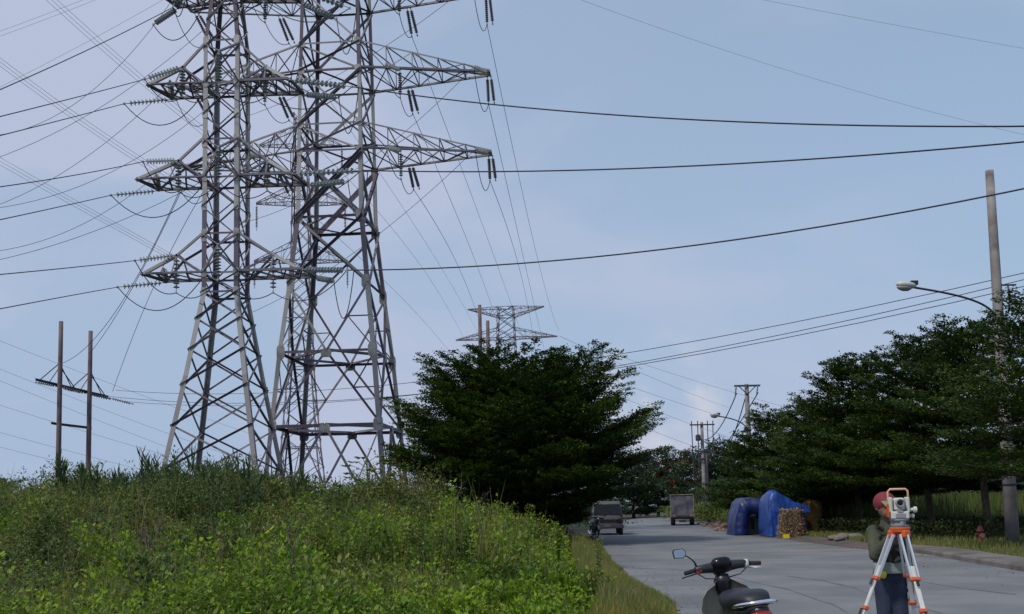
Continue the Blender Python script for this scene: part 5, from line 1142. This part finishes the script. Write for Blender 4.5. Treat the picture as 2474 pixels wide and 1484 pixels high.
# ------------------------------------------------------------------ scooter
def make_bike(label):
    r = empty('motorbike', (0, 0, 0), label, 'motorbike', None)
    SX = {'handlebar_cover': .88, 'grip': .86, 'brake_lever': .86, 'switch': .88, 'sticker_band': .88, 'cable': .9}
    def P(mb, name, m, sm=True, par=None):
        k = SX.get(name, 1)
        if k != 1: mb.v = [(p[0] * k, p[1], p[2]) for p in mb.v]
        return mb.build(name, m, par or r, sm)
    X_, Y_, Z_ = (1, 0, 0), (0, 1, 0), (0, 0, 1)
    def wheel(y, nm):
        w_ = MB(); n = 28; secs = []; vs = []
        for i in range(n):
            a_ = 2 * math.pi * i / n
            for k in range(8): b2 = 2 * math.pi * k / 8; rr = .255 + .038 * math.cos(b2); vs.append((.036 * math.sin(b2), y + rr * math.cos(a_), .295 + rr * math.sin(a_)))
        w_.add(vs, [(i * 8 + k, i * 8 + (k + 1) % 8, ((i + 1) % n) * 8 + (k + 1) % 8, ((i + 1) % n) * 8 + k) for i in range(n) for k in range(8)])
        root_ = P(w_, nm, RUB)
        q = MB(); q.lathe((-.02, y, .295), X_, [(0, .23), (0, .2), (.04, .2), (.04, .23)], 28); q.lathe((-.05, y, .295), X_, [(0, .03), (.01, .055), (.09, .055), (.10, .03)], 14)
        for k in range(12): a_ = 2 * math.pi * k / 12; q.tube([(0, y + .05 * math.cos(a_ + .5), .295 + .05 * math.sin(a_ + .5)), (0, y + .21 * math.cos(a_), .295 + .21 * math.sin(a_))], .003, 4)
        P(q, 'rim', CHROME, False, root_)
    wheel(.62, 'front_wheel'); wheel(-.60, 'rear_wheel')
    q = MB(); q.tube([(0, .36, .93), (0, .46, .62), (0, .50, .50)], [.03, .035, .05], 10)
    for s_ in (-1, 1): q.tube([(s_ * .055, .49, .52), (s_ * .06, .62, .295)], .018, 8)
    q.tube([(0, .44, .66), (0, .25, .36), (0, -.05, .30), (0, -.25, .42), (0, -.7, .62)], .028, 8); q.tube([(0.04, -.1, .3), (.06, -.6, .295)], .018, 8); q.tube([(-.04, -.1, .3), (-.06, -.6, .295)], .018, 8); P(q, 'frame', IRON)
    q = MB()                                  # front fender
    for a0 in range(0, 150, 15):
        pass
    secs = []
    for k in range(9):
        a_ = R(20 + k * 17); c = V3((0, .62 + .315 * math.cos(a_), .295 + .315 * math.sin(a_))); rad_ = V3((0, math.cos(a_), math.sin(a_))); secs.append((c, .06 if 0 < k < 8 else .04, .014, X_, rad_))
    q.loft(secs, 14, 2.5); P(q, 'front_fender', CREAM)
    q = MB(); secs = []                      # leg shield, curving backward at both edges
    vs = []; rows = []
    for i, (z_, y_, w_) in enumerate(((.86, .37, .10), (.82, .385, .17), (.76, .40, .215), (.68, .41, .235), (.58, .42, .235), (.46, .42, .22), (.34, .39, .20), (.28, .34, .18))):
        row = []
        for k in range(13): u_ = (k - 6) / 6; row.append(V3((u_ * w_, y_ - .10 * u_ * u_ - (.03 if abs(u_) > .9 else 0), z_ - .035 * abs(u_) ** 3)))
        rows.append(row)
    n = 13; vs = [p for r_ in rows for p in r_] + [p + V3((0, .018, 0)) for r_ in rows for p in r_]; off = len(rows) * n; fs = []
    for i in range(len(rows) - 1):
        for k in range(n - 1): a_ = i * n + k; fs.append((a_, a_ + 1, a_ + n + 1, a_ + n)); fs.append((off + a_, off + a_ + n, off + a_ + n + 1, off + a_ + 1))
    for i in range(len(rows) - 1):
        for k in (0, n - 1): a_ = i * n + k; fs.append((a_, a_ + n, off + a_ + n, off + a_))
    for k in range(n - 1):
        for i in (0, len(rows) - 1): a_ = i * n + k; fs.append((a_, a_ + 1, off + a_ + 1, off + a_))
    q.add(vs, fs); P(q, 'leg_shield', CREAM)
    q = MB(); q.loft([((0, .37, .90), .052, .06, X_, Y_), ((0, .385, .84), .075, .085, X_, Y_), ((0, .395, .77), .066, .07, X_, Y_), ((0, .41, .71), .045, .05, X_, Y_)], 16, 2.4); P(q, 'steering_cover', BLACKP)
    # handlebar cover: wide loft along x
    q = MB(); secs = []
    for x_, hz, hy, zc, yc in ((-.265, .026, .03, .965, .335), (-.25, .036, .042, .965, .34), (-.16, .040, .048, .968, .355), (-.08, .048, .062, .965, .37), (0, .055, .075, .958, .38), (.08, .048, .062, .965, .37), (.16, .040, .048, .968, .355), (.25, .036, .042, .965, .34), (.275, .026, .03, .965, .335)):
        secs.append(((x_, yc, zc), hy, hz, Y_, Z_))
    q.loft(secs, 16, 2.5); hc = P(q, 'handlebar_cover', BLACKP)
    q = MB(); u = V3((0, .42, .9)).normalized(); rr_ = V3((0, .9, -.42)).normalized(); q.loft([(V3((0, .345, .975)) + u * h_, w_, l_, X_, rr_) for h_, w_, l_ in ((-.05, .075, .055), (.0, .088, .085), (.035, .086, .083), (.055, .070, .066), (.062, .03, .025))], 22, 2.9); P(q, 'gauge_cluster', GLASSD, True, hc)
    q = MB(); q.loft([((0, .455, .93), .06, .05, X_, Z_), ((0, .47, .93), .058, .048, X_, Z_), ((0, .48, .93), .03, .025, X_, Z_)], 16, 2.3); P(q, 'headlight', CHROME, True, hc)
    for s_ in (-1, 1):
        q = MB(); a0, a1 = V3((s_ * .27, .335, .965)), V3((s_ * .385, .29, .955)); q.tube([a0, a0 + (a1 - a0) * .04, a1, a1 + (a1 - a0) * .02], [.012, .018, .018, .012], 12)
        for k in range(6): pp = a0 + (a1 - a0) * (.12 + .14 * k); q.lathe(pp, a1 - a0, [(0, .019), (.003, .0205), (.006, .019)], 12)
        P(q, 'grip', RUB)
        q = MB(); q.tube([(s_ * .24, .37, .935), (s_ * .27, .41, .925), (s_ * .36, .385, .915), (s_ * .40, .36, .912)], [.008, .007, .006, .008], 6); P(q, 'brake_lever', ALU if s_ > 0 else IRON)
        q = MB(); q.tube([(s_ * .24, .33, .935), (s_ * .17, .33, .885), (s_ * .07, .38, .865), (0.03 * s_, .40, .84)], .005, 5); P(q, 'cable', BLACKP)
    q = MB(); q.box((-.245, .30, .945), (.035, .02, .025), None, .004); q.box((-.215, .30, .955), (.02, .02, .02), None, .003); P(q, 'switch', REDL, False, hc)
    q = MB(); q.loft([((.222, .345, .965), .044, .038, Y_, Z_), ((.262, .34, .965), .044, .038, Y_, Z_)], 16, 2.4); P(q, 'sticker_band', WHITEP, True, hc)
    q = MB(); q.tube([(-.215, .34, 1.0), (-.225, .34, 1.035), (-.25, .33, 1.065), (-.285, .32, 1.095), (-.30, .315, 1.10)], [.010, .008, .006, .006, .006], 7); st = P(q, 'mirror_stem', BLACKP)
    pts2 = [(-.062, -.036), (.030, -.045), (.058, -.012), (.062, .012), (.036, .046), (-.050, .046), (-.066, .03)]
    nrm = V3((.06, -.98, .12)).normalized(); rx = V3((1, .06, 0)).normalized(); uz = nrm.cross(rx); uz = uz if uz.z > 0 else -uz; c_ = V3((-.345, .315, 1.125))
    q = MB(); m_ = len(pts2); q.add([c_ + rx * x_ * .9 + uz * z_ * .93 + nrm * d_ for d_ in (.004, -.016) for x_, z_ in pts2], [tuple(range(m_)), tuple(range(2 * m_ - 1, m_ - 1, -1))] + [(i, (i + 1) % m_, m_ + (i + 1) % m_, m_ + i) for i in range(m_)]); mo = P(q, 'mirror', BLACKP, False)
    q = MB(); q.add([c_ + rx * x_ * .8 + uz * z_ * .8 + nrm * .0065 for x_, z_ in pts2], [tuple(range(m_))]); P(q, 'mirror_glass', MIRR, False, mo)
    # body side panels, seat
    q = MB(); q.loft([((0, .10, .50), .07, .06, X_, Z_), ((0, 0, .56), .10, .09, X_, Z_), ((0, -.15, .60), .135, .11, X_, Z_), ((0, -.45, .64), .13, .09, X_, Z_), ((0, -.70, .68), .09, .06, X_, Z_), ((0, -.80, .70), .05, .03, X_, Z_)], 18, 2.6); P(q, 'side_panels', BLACKP)
    q = MB(); q.loft([((0, .09, .70), .05, .035, X_, Z_), ((0, .04, .725), .105, .065, X_, Z_), ((0, -.08, .735), .155, .078, X_, Z_), ((0, -.24, .725), .172, .08, X_, Z_), ((0, -.38, .74), .165, .085, X_, Z_), ((0, -.55, .765), .145, .08, X_, Z_), ((0, -.68, .765), .11, .062, X_, Z_), ((0, -.735, .755), .05, .03, X_, Z_)], 22, 2.7); P(q, 'seat', VINYL)
    q = MB(); q.tube([(-.065 + .13 * 0, .035, .72)] + [(-.065 + .13 * k / 8, .035 + .01 * math.sin(k), .72 + .06 * math.sin(math.pi * k / 8)) for k in range(1, 8)] + [(.065, .035, .72)], .006, 6); P(q, 'hook_loop', BLACKP)
    q = MB(); q.tube([(-.135, -.50, .715), (-.15, -.62, .735), (-.135, -.74, .755), (-.07, -.80, .765), (.0, -.815, .768), (.07, -.80, .765), (.135, -.74, .755), (.15, -.62, .735), (.135, -.50, .715)], .0155, 10); P(q, 'grab_rail', CHROME)
    q = MB(); q.loft([((0, -.76, .665), .085, .04, X_, Z_), ((0, -.82, .66), .08, .038, X_, Z_), ((0, -.84, .655), .04, .02, X_, Z_)], 16, 2.6); P(q, 'tail_light', REDL)
    for s_ in (-1, 1): q = MB(); q.ell((s_ * .10, -.82, .56), (.028, .028, .022)); P(q, 'turn_signal', ORL)
    q = MB(); secs = []
    for k in range(8): a_ = R(35 + k * 17); c = V3((0, -.60 - .33 * math.cos(a_) * 1.0, .295 + .33 * math.sin(a_))); secs.append((c, .065, .012, X_, V3((0, -math.cos(a_), math.sin(a_)))))
    q.loft(secs, 12, 2.6); P(q, 'rear_fender', BLACKP)
    q = MB(); q.box((0, -.845, .50), (.15, .006, .11)); P(q, 'number_plate', WHITEP, False)
    q = MB(); q.loft([((0, .12, .30), .07, .06, X_, Z_), ((0, 0, .29), .13, .09, X_, Z_), ((0, -.18, .30), .13, .10, X_, Z_), ((0, -.26, .31), .08, .07, X_, Z_)], 14, 3); q.tube([(0, .10, .30), (0, .22, .32)], [.06, .05], 12); P(q, 'engine', ALU)
    q = MB(); q.tube([(.05, .15, .25), (.12, .05, .2), (.14, -.2, .2), (.14, -.35, .25), (.14, -.75, .33)], [.018, .018, .02, .045, .04], 10); P(q, 'exhaust', CHROME)
    q = MB(); q.tube([(-.14, -.03, .22), (-.19, .02, .22)], .012, 6); q.tube([(.14, -.03, .22), (.19, .02, .22)], .012, 6); q.tube([(-.10, -.08, .25), (-.20, -.03, .035)], .01, 6); P(q, 'side_stand', IRON)
    return r
bike = make_bike('motorbike with cream leg shield and black seat, handlebar mirror only on the left')
def place_bike(o, x, y, yaw, lean): o.rotation_euler = (Matrix.Rotation(yaw, 3, 'Z') @ Matrix.Rotation(lean, 3, 'Y')).to_euler(); o.location = (x, y, 0.002)
hx = gx(1733, 8.7); place_bike(bike, hx + .115 + .38 * math.sin(R(1)), 8.7 - .38, R(1), R(-6.7))
def copy_tree(o, parent=None):
    c = o.copy(); col.objects.link(c); c.parent = parent
    for ch in o.children: copy_tree(ch, c)
    return c
b2 = copy_tree(bike); b2['label'] = 'dark motorbike facing us, parked in the shade before the small truck'; place_bike(b2, gx(1432, 47), 47, R(188), R(-7))

# ------------------------------------------------------------------ vehicles
def truck_wheel(mb, x, y, r, w_):
    mb.lathe((x - w_ / 2, y, r), (1, 0, 0), [(0, r * .6), (.01, r * .95), (w_ * .2, r), (w_ * .8, r), (w_ - .01, r * .95), (w_, r * .6), (w_ * .9, r * .3)], 20)
def vehicle(name, label, x, y, yaw): return empty(name, (x, y, 0.004), label, 'truck', None, (0, 0, yaw))
bt = vehicle('box_truck', 'box truck seen from behind with grey canvas back and rusty cream frame', gx(1647, 72.5), 72.5, R(-9))
W_ = 1.72; q = MB(); q.box((0, 1.75, 1.45), (W_ - .02, 3.4, 1.5)); q.build('cargo_box', TARPT, bt)
q = MB(); q.box((0, -.012, 1.42), (W_ - .16, .05, 1.40)); q.build('rear_curtain', TARPG, bt)
q = MB()
for s_ in (-1, 1): q.box((s_ * (W_ / 2 - .035), -.02, 1.42), (.085, .09, 1.62), None, .01)
q.box((0, -.02, 2.22), (W_, .1, .07), None, .01); q.box((0, -.02, .70), (W_, .1, .20), None, .01); q.build('rear_frame', TRUCKY, bt)
q = MB(); q.box((0, -.085, .71), (W_ * .62, .02, .12)); q.build('tail_board', TRUCKW, bt)
q = MB(); q.box((0, .1, .50), (W_ * .92, .12, .12)); q.box((0, 1.8, .52), (.7, 3.6, .12)); q.build('chassis', IRON, bt)
for s_ in (-1, 1):
    q = MB(); q.box((s_ * .68, -.085, .62), (.16, .03, .08)); q.build('tail_light', REDL, bt)
    q = MB(); truck_wheel(q, s_ * .68, .75, .29, .34); q.build('wheel', RUB, bt, True); q = MB(); truck_wheel(q, s_ * .72, 4.0, .29, .2); q.build('wheel', RUB, bt, True)
    q = MB(); q.box((s_ * .68, .38, .36), (.34, .02, .3)); q.build('mud_flap', RUB, bt)
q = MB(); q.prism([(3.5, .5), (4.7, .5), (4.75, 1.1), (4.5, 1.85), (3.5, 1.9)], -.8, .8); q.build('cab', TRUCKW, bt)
q = MB(); q.box((0, .35, .30), (.5, .04, .12)); q.build('number_plate', TRUCKW, bt)

lt = vehicle('small_truck', 'small flat nosed truck facing us, parked deep in the shade of the round tree', gx(1466, 51.5), 51.5, R(-4))
Wv = 1.62
def plan_loft(zs, n=24):      # (z, half width, y front, y back)
    q = MB(); q.loft([((0, (a + b) / 2, z), w_, (b - a) / 2, (1, 0, 0), (0, 1, 0)) for z, w_, a, b in zs], n, 7); return q
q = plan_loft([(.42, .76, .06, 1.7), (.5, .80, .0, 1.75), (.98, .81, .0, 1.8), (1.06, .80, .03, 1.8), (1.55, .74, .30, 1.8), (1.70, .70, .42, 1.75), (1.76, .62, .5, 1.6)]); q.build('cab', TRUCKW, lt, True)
q = MB(); q.add([(-.70, .035, 1.06), (.70, .035, 1.06), (.66, .315, 1.60), (-.66, .315, 1.60), (-.70, .055, 1.06), (.70, .055, 1.06), (.66, .335, 1.60), (-.66, .335, 1.60)], [(0, 1, 2, 3), (7, 6, 5, 4), (0, 4, 5, 1), (2, 6, 7, 3), (1, 5, 6, 2), (0, 3, 7, 4)]); 
for i in range(8): q.v[i] = (q.v[i][0], q.v[i][1] - .035, q.v[i][2])
q.build('windshield', GLASSD, lt)
q = MB()
for x_ in (-.3, .3): q.tube([(x_, -.02, 1.07), (x_ - .28, .08, 1.25)], .008, 4)
q.build('wipers', BLACKP, lt)
q = MB(); q.box((0, -.03, .46), (1.66, .16, .22), None, .03); q.build('front_bumper', IRON, lt)
q = MB(); q.box((0, -.012, .76), (.9, .04, .13), None, .01); q.build('grille', BLACKP, lt)
for s_ in (-1, 1):
    q = MB(); q.loft([((s_ * .60, -.0, .74), .14, .09, (1, 0, 0), (0, 0, 1)), ((s_ * .60, -.035, .74), .13, .08, (1, 0, 0), (0, 0, 1))], 16, 3); q.build('headlight', GLASSD, lt)
    q = MB(); q.box((s_ * .93, .12, 1.30), (.12, .05, .24), None, .015); q.tube([(s_ * .93, .13, 1.15), (s_ * .80, .2, 1.05)], .01, 5); q.build('side_mirror', BLACKP, lt)
    q = MB(); truck_wheel(q, s_ * .70, .62, .30, .2); q.build('wheel', RUB, lt, True); q = MB(); truck_wheel(q, s_ * .68, 3.3, .30, .3); q.build('wheel', RUB, lt, True)
    q = MB(); q.box((s_ * .815, 1.05, 1.33), (.012, .8, .4), None, .003); q.build('side_window', GLASSD, lt)
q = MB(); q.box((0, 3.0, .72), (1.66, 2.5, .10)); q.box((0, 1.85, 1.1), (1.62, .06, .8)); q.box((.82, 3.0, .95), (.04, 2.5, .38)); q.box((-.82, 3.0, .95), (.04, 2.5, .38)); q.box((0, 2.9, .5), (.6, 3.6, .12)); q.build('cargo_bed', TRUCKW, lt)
q = MB(); q.box((0, -.12, .48), (.36, .015, .13)); q.build('number_plate', TRUCKW, lt)

# ------------------------------------------------------------------ tarpaulins, husk stack, odds and ends
def rumple(mb, amp, sc, seed=0):
    from mathutils import noise
    out_ = []
    for p in mb.v: p = V3(p); n_ = noise.noise_vector(p * sc + V3((seed, seed, 0))) + .5 * noise.noise_vector(p * sc * 2.3); out_.append(p + n_ * amp)
    mb.v = out_; return mb
d1 = 44.0; g1 = lambda px: gx(px, d1)
def zz(y, d, x=1900): return EYE - (y - (1225 - (x - CX) * .02)) / FP * d
bl = Local('blue_tarpaulin', (g1(1893), d1 + .8, 0), 'bright blue tarpaulin draped high over a heap, its flap reaching over the husk stack', 'tarpaulin')
TOPS = ((1851, 1262), (1853, 1222), (1856, 1196), (1861, 1184), (1867, 1180), (1874, 1181), (1886, 1187), (1900, 1196), (1914, 1205), (1930, 1212), (1948, 1217), (1955, 1224), (1957, 1240))
def ridge(px): return zz(float(np.interp(px, [a for a, _ in TOPS], [b for _, b in TOPS])), d1)
q = MB(); cols_ = np.concatenate([np.arange(1851, 1958, 3.0)]); vs = []; NR = 26
for px_ in cols_:
    zt = ridge(px_); front = 0.0 if px_ < 1884 else 0.85 * min(1, (px_ - 1884) / 4); xx_ = g1(px_)
    pts = []
    for k in range(NR):
        u_ = k / (NR - 1)
        if u_ < .42: t_ = u_ / .42; fold = .035 * math.sin(px_ * .55 + t_ * 3) * (1 - t_) ; pts.append((xx_, d1 + front - .10 * (1 - t_) + fold + .10 * t_ ** 4, .01 + (zt - .10) * t_))
        elif u_ < .62: t_ = (u_ - .42) / .2; pts.append((xx_, d1 + front + .10 + (1.7 - front) * t_, zt - .10 + .10 * math.sin(math.pi * min(1, t_ * 1.15 + .1)) - .12 * t_))
        else: t_ = (u_ - .62) / .38; pts.append((xx_, d1 + 1.85, (zt - .2) * (1 - t_) + .01))
    vs += [V3(p) for p in pts]
nc = len(cols_); fs = [(i * NR + k, (i + 1) * NR + k, (i + 1) * NR + k + 1, i * NR + k + 1) for i in range(nc - 1) for k in range(NR - 1)] + [tuple(range(NR)), tuple((nc - 1) * NR + k for k in range(NR - 1, -1, -1))]
q.add(vs, fs); f_ = MB(); vs = []; nx_ = 22; ny_ = 9
for i in range(nx_ + 1):
    px_ = 1868 + (1953 - 1868) * i / nx_; zt = ridge(px_)
    for j_2 in range(ny_ + 1):
        if j_2 < 4: drop = max(.08, zt - .09 - zz(1236 + 2.5 * math.sin(i * 2.1), d1)) * (1 - j_2 / 4); vs.append(V3((g1(px_), d1 - .10 + .02 * math.sin(i * 1.7 + j_2), zt - .09 - drop)))
        else: t_ = (j_2 - 4) / (ny_ - 4); vs.append(V3((g1(px_), d1 - .09 + 1.3 * t_, zt - .08 + .10 * t_ + .02 * math.sin(i * .9))))
n = ny_ + 1; m_ = len(vs); fs = [(i * n + j_2, (i + 1) * n + j_2, (i + 1) * n + j_2 + 1, i * n + j_2 + 1) for i in range(nx_) for j_2 in range(ny_)]
f_.add(vs + [p + V3((0, .02, -.02)) for p in vs], fs + [tuple(m_ + k for k in reversed(ff)) for ff in fs])
from mathutils import noise as _nz
def creases(mb, amp, sc, seed):
    o2 = []
    for p in mb.v:
        p = V3(p); r_ = 1 - abs(_nz.noise(p * sc + V3((seed, 0, 0)))) * 2; r2 = 1 - abs(_nz.noise(p * sc * 2.1 + V3((0, seed, 0)))) * 2
        o2.append(p + V3((.3, -1, .45)) * amp * (r_ + .5 * r2))
    mb.v = o2
creases(q, .05, 1.4, 3); creases(q, .022, 4.2, 7); creases(f_, .03, 1.8, 5); q.add(f_.v, f_.f); bl.part(q, 'cover', BLUE, smooth=True)
q = MB(); q.box((g1(1942), d1 + 1.0, .8), (.06, .06, 1.55)); bl.part(q, 'post', IRON)
d2 = 47.0; g2 = lambda px: gx(px, d2)
b2l = Local('dark_blue_tarpaulin', (g2(1808), d2 + .9, 0), 'darker blue tarpaulin shelter with an open front, left of the bright one', 'tarpaulin')
q = MB(); out_p = [(1770, 1293), (1772, 1268), (1778, 1240), (1787, 1212), (1798, 1203), (1820, 1201), (1838, 1205), (1846, 1222), (1850, 1260), (1850, 1293)]; in_p = [(1802, 1293), (1803, 1268), (1805, 1250), (1808, 1243), (1812, 1240), (1822, 1239), (1830, 1240), (1835, 1246), (1838, 1262), (1838, 1293)]
O2 = [(g2(a), zz(b, d2, 1810)) for a, b in out_p]; I2 = [(g2(a), zz(b, d2, 1810)) for a, b in in_p]; O2 = [tuple(V3((*a, 0)).lerp(V3((*b, 0)), k / 5)[:2]) for a, b in zip(O2[:-1], O2[1:]) for k in range(5)] + [O2[-1]]; I2 = [tuple(V3((*a, 0)).lerp(V3((*b, 0)), k / 5)[:2]) for a, b in zip(I2[:-1], I2[1:]) for k in range(5)] + [I2[-1]]; m_ = len(O2); O2[0] = (O2[0][0], 0); O2[-1] = (O2[-1][0], 0); I2[0] = (I2[0][0], 0); I2[-1] = (I2[-1][0], 0)
vs = []; ky2 = [.12 * k for k in range(17)]
for k in ky2: vs += [V3((x_, d2 + k, z_)) for x_, z_ in O2] + [V3((x_, d2 + k, z_)) for x_, z_ in I2]
fs = []
for s_ in range(len(ky2) - 1):
    for i in range(m_ - 1): a_ = s_ * 2 * m_; c_ = a_ + 2 * m_; fs += [(a_ + i, a_ + i + 1, c_ + i + 1, c_ + i), (a_ + m_ + i, c_ + m_ + i, c_ + m_ + i + 1, a_ + m_ + i + 1)]
for i in range(m_ - 1): fs.append((i, m_ + i, m_ + i + 1, i + 1)); e_ = (len(ky2) - 1) * 2 * m_; fs.append((e_ + i, e_ + i + 1, e_ + m_ + i + 1, e_ + m_ + i))
q.add(vs, fs); rumple(q, .05, 1.9, 9); creases(q, .045, 2.0, 9); creases(q, .02, 4.5, 4); b2l.part(q, 'cover', BLUED, smooth=True)
cbx = Local('metal_cabinet', (g2(1822), d2 + .8, 0), 'grey green cabinet standing in the mouth of the dark blue shelter', 'cabinet')
q = MB(); q.box((g2(1822), d2 + .8, .45), (.52, .5, .86), None, .02); cbx.part(q, 'body', mat('grey_green_paint', (.07, .10, .08), .6))
q = MB(); q.box((g2(1822), d2 + .54, .52), (.16, .02, .5), None, .005); cbx.part(q, 'panel', BLACKP)
d3 = 42.0; g3 = lambda px: gx(px, d3)
cx_ = g3(1916); hs = Local('husk_stack', (cx_, d3 + .5, 0), 'upright stack of brown husks and wood scraps under the blue flap', 'husk stack')
q = MB(); q.loft([((cx_ + o, d3 + .5, z_), w_, .42, (1, 0, 0), (0, 1, 0)) for z_, w_, o in ((0, .56, -.02), (.3, .52, 0), (.62, .46, .02), (.9, .42, .03), (1.12, .40, .04), (1.22, .30, .04))], 40, 4); rumple(q, .05, 3, 2); hs.part(q, 'heap', HUSKB)
n = 2600; zr = rng.uniform(.02, 1.22, n); ang = rng.uniform(0, 2 * np.pi, n); wv_ = np.interp(zr, [0, .6, 1.22], [.56, .46, .36]); ca_, sa_ = np.cos(ang), np.sin(ang)
P = np.stack([np.sign(ca_) * np.abs(ca_) ** .5 * wv_, .5 + np.sign(sa_) * np.abs(sa_) ** .5 * .43 - .5, zr], 1); D = unit(rng.normal(0, 1, (n, 3)) + np.stack([ca_, sa_, 0 * ca_], 1) * .6); S = rng.uniform(.04, .13, n); V, qd = leaf_quads(P + np.array([.02, 0, 0]), D, side(D), S, S * .3); npmesh('husks', V, qd, HUSK, hs.root)
yb = Local('yellow_box', (g3(1893), d3 - .15, 0), 'small yellow box on the ground at the foot of the husk stack', 'box'); q = MB(); q.box((g3(1893), d3 - .15, .09), (.24, .2, .17), None, .012); yb.part(q, 'body', YELP); q = MB(); q.box((g3(1893), d3 - .15, .185), (.25, .21, .02), None, .004); yb.part(q, 'lid', YELP)
g4 = lambda px: gx(px, 45.5); ot = MB(); ot.loft([((g4(1967 + o), 46.1, z_), w_, .55, (1, 0, 0), (0, 1, 0)) for z_, w_, o in ((0, .30, -4), (.3, .34, -3), (.62, .30, -3), (.72, .40, 0), (1.1, .42, 2), (1.45, .36, 2), (1.62, .15, 0))], 36, 3); rumple(ot, .07, 2.2, 6)
o = ot.build('ochre_tarpaulin', SAND_Y, None, True); tag(o, 'dull ochre covered heap in the shade right of the husk stack', 'covered heap')
# rubble along the right edge
q = MB(); rs = random.Random(4)
for k in range(70):
    yy_ = 51 + rs.random() * 24; xx_ = float(redge(yy_)) + rs.uniform(-.6, 2.2); s_ = rs.uniform(.06, .2); q.ell((xx_, yy_, gz(xx_, yy_) + s_ * .3), (s_ * rs.uniform(.8, 1.6), s_, s_ * .55), None, 6, 4)
rumple(q, .05, 6, 1); tag(q.build('rubble', BRICK), 'reddish rubble and scraps strewn along the right road edge', 'rubble', None, 'stuff')
q = MB()
for k in range(9):
    x_ = gx(2010 + k * 7 + rs.uniform(-3, 3), 37); q.ell((x_, 37 + rs.uniform(-.6, .6), gz(x_, 37) + .1), (rs.uniform(.12, .28), .2, rs.uniform(.06, .14)), None, 8, 5)
rumple(q, .05, 5, 8); tag(q.build('stone_heap', mat('pale_stone', (.16, .14, .13), .9)), 'low heap of pale stones in the shade behind the surveyor', 'stones', None, 'stuff')
# hydrant
hx_ = gx(2362, 31.5); hz_ = gz(hx_, 31.5); hy = Local('fire_hydrant', (hx_, 31.5, hz_), 'faded red fire hydrant in the grass by the leaning trunk', 'hydrant')
q = MB(); q.lathe((hx_, 31.5, hz_), (0, 0, 1), [(0, .13), (.04, .13), (.045, .085), (.36, .085), (.37, .11), (.41, .11), (.42, .09), (.50, .07), (.54, .035)], 18); hy.part(q, 'barrel', HYDR, smooth=True)
q = MB(); q.lathe((hx_, 31.5, hz_ + .53), (0, 0, 1), [(0, .03), (.04, .03)], 6); hy.part(q, 'top_nut', HYDR)
for s_ in (-1, 1): q = MB(); q.lathe((hx_ + s_ * .07, 31.5, hz_ + .28), (s_, 0, 0), [(0, .045), (.05, .045), (.055, .055), (.08, .055)], 12); hy.part(q, 'side_outlet', HYDR)
q = MB(); q.lathe((hx_, 31.43, hz_ + .25), (0, -1, 0), [(0, .06), (.05, .06), (.055, .075), (.09, .075)], 14); hy.part(q, 'front_outlet', mat('pale_red', (.42, .22, .16), .6))
# shed behind the field
sx0, sx1 = gx(2110, 100), gx(2262, 100); sh = Local('long_shed', ((sx0 + sx1) / 2, 102, 0), 'low shed with pale sheet roof far behind the field on the right', 'shed'); mx_ = (sx0 + sx1) / 2; ln = sx1 - sx0
q = MB(); q.box((mx_, 102, 1.15), (ln - .4, 4, 2.3)); sh.part(q, 'wall', WALLM); q = MB(); q.prism([(99.5, 2.25), (102, 3.0), (104.5, 2.25), (104.5, 2.33), (102, 3.1), (99.5, 2.33)], mx_ - ln / 2, mx_ + ln / 2); sh.part(q, 'roof', ROOF)
for k in range(3): q = MB(); q.box((mx_ - ln * .3 + k * ln * .3, 99.97, 1.3), (.9, .08, .9)); sh.part(q, 'window', GLASSD)
